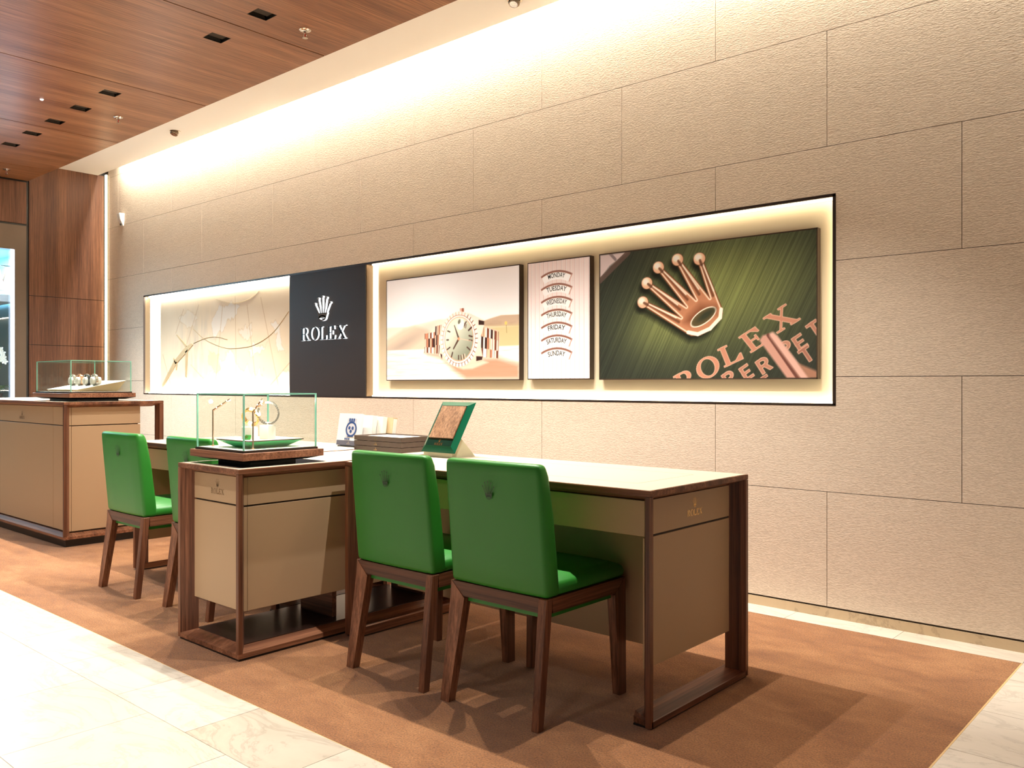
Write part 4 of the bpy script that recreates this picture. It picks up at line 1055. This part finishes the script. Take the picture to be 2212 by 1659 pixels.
# ================================================================== CEILING AND WALL FITTINGS
dlg = 'black square downlights in the wood ceiling'
order = sorted([x for x in ROW_X if x <= -4.0], reverse=True)
names = ['nearest', 'second nearest', 'third', 'fourth', 'fifth', 'sixth', 'farthest']
spot = bpy.data.lights.new('downlight_beam', 'SPOT'); spot.energy = P_ROW; spot.color = WARM; spot.spot_size = math.radians(96); spot.spot_blend = .55; spot.shadow_soft_size = .014
for x_ in ROW_X:
    lab = names[order.index(x_)]+' black square downlight along the wood ceiling row' if x_ in order else 'black square downlight in the ceiling above the desks'
    r = root('downlight', (x_, ROW_Y, ZW), lab, 'downlight', dlg)
    hx, hy, hz = HX-.001, HY-.001, .085
    b = MB(); z0, z1 = ZW, ZW+hz
    b.box(x_-hx, x_-hx+.002, ROW_Y-hy, ROW_Y+hy, z0, z1).box(x_+hx-.002, x_+hx, ROW_Y-hy, ROW_Y+hy, z0, z1).box(x_-hx, x_+hx, ROW_Y-hy, ROW_Y-hy+.002, z0, z1).box(x_-hx, x_+hx, ROW_Y+hy-.002, ROW_Y+hy, z0, z1).box(x_-hx, x_+hx, ROW_Y-hy, ROW_Y+hy, z1, z1+.002)
    part('housing', b, mat('gloss_black', (.010,.009,.008), .15), r)
    rf = MB()
    for k in range(6):
        a0, a1 = PI/2*k/6, PI/2*(k+1)/6
        q0 = (x_-hx+.004+.045*math.sin(a0), z0+.004+.07*math.sin(a0)); q1 = (x_-hx+.004+.045*math.sin(a1), z0+.004+.07*math.sin(a1)*1.0)
        rf.add([(q0[0],ROW_Y-hy+.004,q0[1]),(q0[0],ROW_Y+hy-.004,q0[1]),(q1[0],ROW_Y+hy-.004,q1[1]),(q1[0],ROW_Y-hy+.004,q1[1])], [(0,1,2,3)])
    part('reflector', rf, chrome if 0 else mat('smoked_chrome', (.02,.018,.016), .18, 1.0), r)
    lightobj('beam', spot, (x_, ROW_Y, ZW-.004), r)
spot2 = bpy.data.lights.new('aisle_beam', 'SPOT'); spot2.energy = P_AISLE; spot2.color = WARM; spot2.spot_size = math.radians(84); spot2.spot_blend = .6; spot2.shadow_soft_size = .03
fill_spot = spot2.copy(); fill_spot.energy = P_FILL; fill_spot.spot_size = math.radians(120)  # beams of the added fill row, wider than the aisle ones
for x_, AISLE_Y in [(x, .35) for x in AISLE_X] + [(x, -1.7) for x in FILL_X]:
    r = root('downlight', (x_, AISLE_Y, ZW), 'unseen black round downlight, from the aisle row and the added fill row', 'downlight', 'aisle downlights')
    part('trim_ring', MB().lathe([(.045,0),(.050,0),(.050,-.003),(.045,-.003)], (x_,AISLE_Y,ZW), 20), black, r)
    lightobj('beam', spot2 if AISLE_Y > 0 else fill_spot, (x_, AISLE_Y, ZW-.008), r)
def sprinkler(x_, y_, label):
    r = root('sprinkler', (x_, y_, ZW), label, 'sprinkler', 'sprinkler heads in the wood ceiling')
    c_ = (x_, y_, ZW)
    part('rosette', MB().lathe([(.034,0),(.034,-.003),(.026,-.009),(.012,-.011)], c_, 22), chrome, r, smooth=True)
    part('yoke', MB().lathe([(.009,-.010),(.009,-.022)], c_, 10).tube([(x_-.010,y_,ZW-.02),(x_-.013,y_,ZW-.034),(x_-.004,y_,ZW-.048)], .0022, 6).tube([(x_+.010,y_,ZW-.02),(x_+.013,y_,ZW-.034),(x_+.004,y_,ZW-.048)], .0022, 6), chrome, r)
    part('bulb', MB().lathe([(.002,-.022),(.0035,-.03),(.0035,-.04),(.002,-.046)], c_, 10), redbulb, r)
    part('deflector', MB().lathe([(.016,-.047),(.016,-.049)], c_, 16), chrome, r)
for x_, l_ in ((-4.156,'nearest chrome sprinkler head near the soffit edge'), (-6.583,'middle chrome sprinkler head in the wood ceiling'), (-8.976,'farthest chrome sprinkler head at the far ceiling corner')): sprinkler(x_, 2.896, l_)
pd = part('pilot_light', MB().lathe([(.001,-.008),(.010,-.006),(.013,0)], (-6.585,2.352,ZW), 14), led('pilot_glow', (1,.9,.85), 3.0), None); tag(pd, 'tiny white pilot light on the wood ceiling', 'indicator light')
def gimbal(x_, y_, label):
    r = root('gimbal_spot', (x_, y_, ZS), label, 'spotlight', 'swivel spots in the soffit')
    c_ = (x_, y_, ZS); aim = Vector((.10,-.42,-1)).normalized()
    part('ring', MB().lathe([(.040,0),(.046,0),(.046,-.003),(.040,-.003)], c_, 22), mat('pewter', (.30,.24,.18), .25, 1.0), r)
    hd = MB().lathe([(.026,.010),(.034,-.004),(.034,-.030),(.029,-.034)], (0,0,0), 20)
    M = Matrix.Translation(c_) @ aim.to_track_quat('-Z','Y').to_matrix().to_4x4()
    hd.v = [tuple(M @ Vector(p)) for p in hd.v]; h_ = part('head', hd, mat('pewter_head', (.22,.17,.12), .2, 1.0), r, smooth=True)
    ln = MB().lathe([(.024,-.0345),(.024,-.036)], (0,0,0), 18); ln.v = [tuple(M @ Vector(p)) for p in ln.v]; part('lens', ln, chrome, r)
    sp = bpy.data.lights.new('gimbal_beam', 'SPOT'); sp.energy = 60; sp.color = WARM; sp.spot_size = math.radians(70); sp.spot_blend = .6; sp.shadow_soft_size = .02
    lightobj('beam', sp, tuple(Vector(c_)+aim*.045), r, aim.to_track_quat('-Z','Y').to_euler())
k_ = (ZS-1.093)/(3.36-1.093)
gimbal(-7.344*k_, 3.735*k_, 'far swivel spot in the cream soffit'); gimbal(-3.33*k_, 3.786*k_, 'near swivel spot in the cream soffit at the top edge')
sn = root('motion_sensor', (-8.93, YW, 2.78), 'white wedge shaped motion sensor high on the panelled wall', 'sensor')
part('body', MB().rings([[(-8.955,YW,2.735),(-8.905,YW,2.735),(-8.905,YW-.012,2.735),(-8.955,YW-.012,2.735)], [(-8.965,YW,2.80),(-8.895,YW,2.80),(-8.900,YW-.045,2.80),(-8.960,YW-.045,2.80)], [(-8.97,YW,2.865),(-8.89,YW,2.865),(-8.895,YW-.055,2.865),(-8.965,YW-.055,2.865)]]), white, sn, bevel=.006, seg=2, smooth=True)
part('lens', MB().box(-8.94,-8.92,YW-.030,YW-.018,2.742,2.760), diald, sn)

# ---- things in the far window
wl_ = root('letter_sign', (XL-.09, 3.0, 2.05), 'copper edged lit letter W hanging in the far window', 'sign')
_, q = G('W')
part('letter', solid_glyphs(MB(), [[(x_*.215, z_*.235) for x_, z_ in p] for p in q], (XL-.30, 2.885, 2.045), (0,1,0), (0,0,1), (.05,0,0)), [led('white_face', (1,1,1), 1.4), mat('copper', (.55,.22,.10), .3, .8)], wl_)
part('rail', MB().box(XL-.29, XL-.27, 2.85, 3.2, 2.29, 2.30), steel, wl_)
orc = root('orchid', (XL-.22, 2.98, .98), 'white orchid on arching stems in the far window', 'plant')
stm = mat('orchid_stem', (.05,.10,.03), .6)
for P_ in ([(XL-.22,2.97,1.0),(XL-.21,3.0,1.18),(XL-.2,3.04,1.32),(XL-.19,3.02,1.44),(XL-.19,2.95,1.47)], [(XL-.24,2.98,1.0),(XL-.22,2.93,1.15),(XL-.20,2.99,1.27),(XL-.19,3.06,1.33)]):
    part('stem', MB().tube(smooth_pts(P_, 5), .004, 6), stm, orc)
pet = mat('orchid_petal', (.82,.80,.66), .6)
for k, (y_, z_) in enumerate(((2.955,1.47), (2.985,1.465), (3.015,1.44), (3.035,1.40), (3.04,1.36), (3.055,1.32), (3.02,1.345), (2.97,1.39))):
    fl = MB(); random.seed(k)
    for j in range(5):
        a_ = 2*PI*j/5+k; P_ = []
        for s_, w_ in ((.0,.004), (.014,.012), (.026,.009), (.032,.002)):
            P_.append((s_, w_))
        dy, dz = math.cos(a_), math.sin(a_); ny, nz_ = -dz, dy
        ring = [(XL-.18+.004*i, y_+dy*s_+ny*w_, z_+dz*s_+nz_*w_) for i, (s_, w_) in enumerate(P_)] + [(XL-.18+.004*i, y_+dy*s_-ny*w_, z_+dz*s_-nz_*w_) for i, (s_, w_) in reversed(list(enumerate(P_)))]
        fl.flat(ring)
    part('flower', fl, pet, orc)
lf = mat('orchid_leaf', (.02,.07,.03), .35)
for k in range(6):
    a_ = -.9+.45*k; m_ = MB(); rows_ = []
    for i in range(7):
        t_ = i/6; y_ = 2.98+math.sin(a_)*.16*t_; x_ = XL-.22+.03*k/6+.05*t_; z_ = 1.0+.08*math.sin(t_*2.6); w_ = .026*math.sin(PI*min(t_+.08,1))+.002
        rows_.append(((x_-w_*.5,y_-w_*.6,z_), (x_+w_*.5,y_+w_*.6,z_)))
    for i in range(6): m_.add([rows_[i][0],rows_[i][1],rows_[i+1][1],rows_[i+1][0]], [(0,1,2,3)])
    part('leaf', m_, lf, orc)
part('pot', MB().lathe([(.05,.88),(.065,.96),(.07,1.0),(.06,1.0)], (XL-.22,2.98,0), 18), dark_sat, orc)
stg = root('window_plinth', (XL-.3, 2.9, 0), 'pale plinth carrying the orchid in the far window', 'plinth')
part('body', MB().box(XL-.55, XL-.10, 2.2, 3.2, 0, .86), white, stg)
part('cap', MB().box(XL-.56, XL-.09, 2.19, 3.21, .86, .88), case_wood['y'], stg)
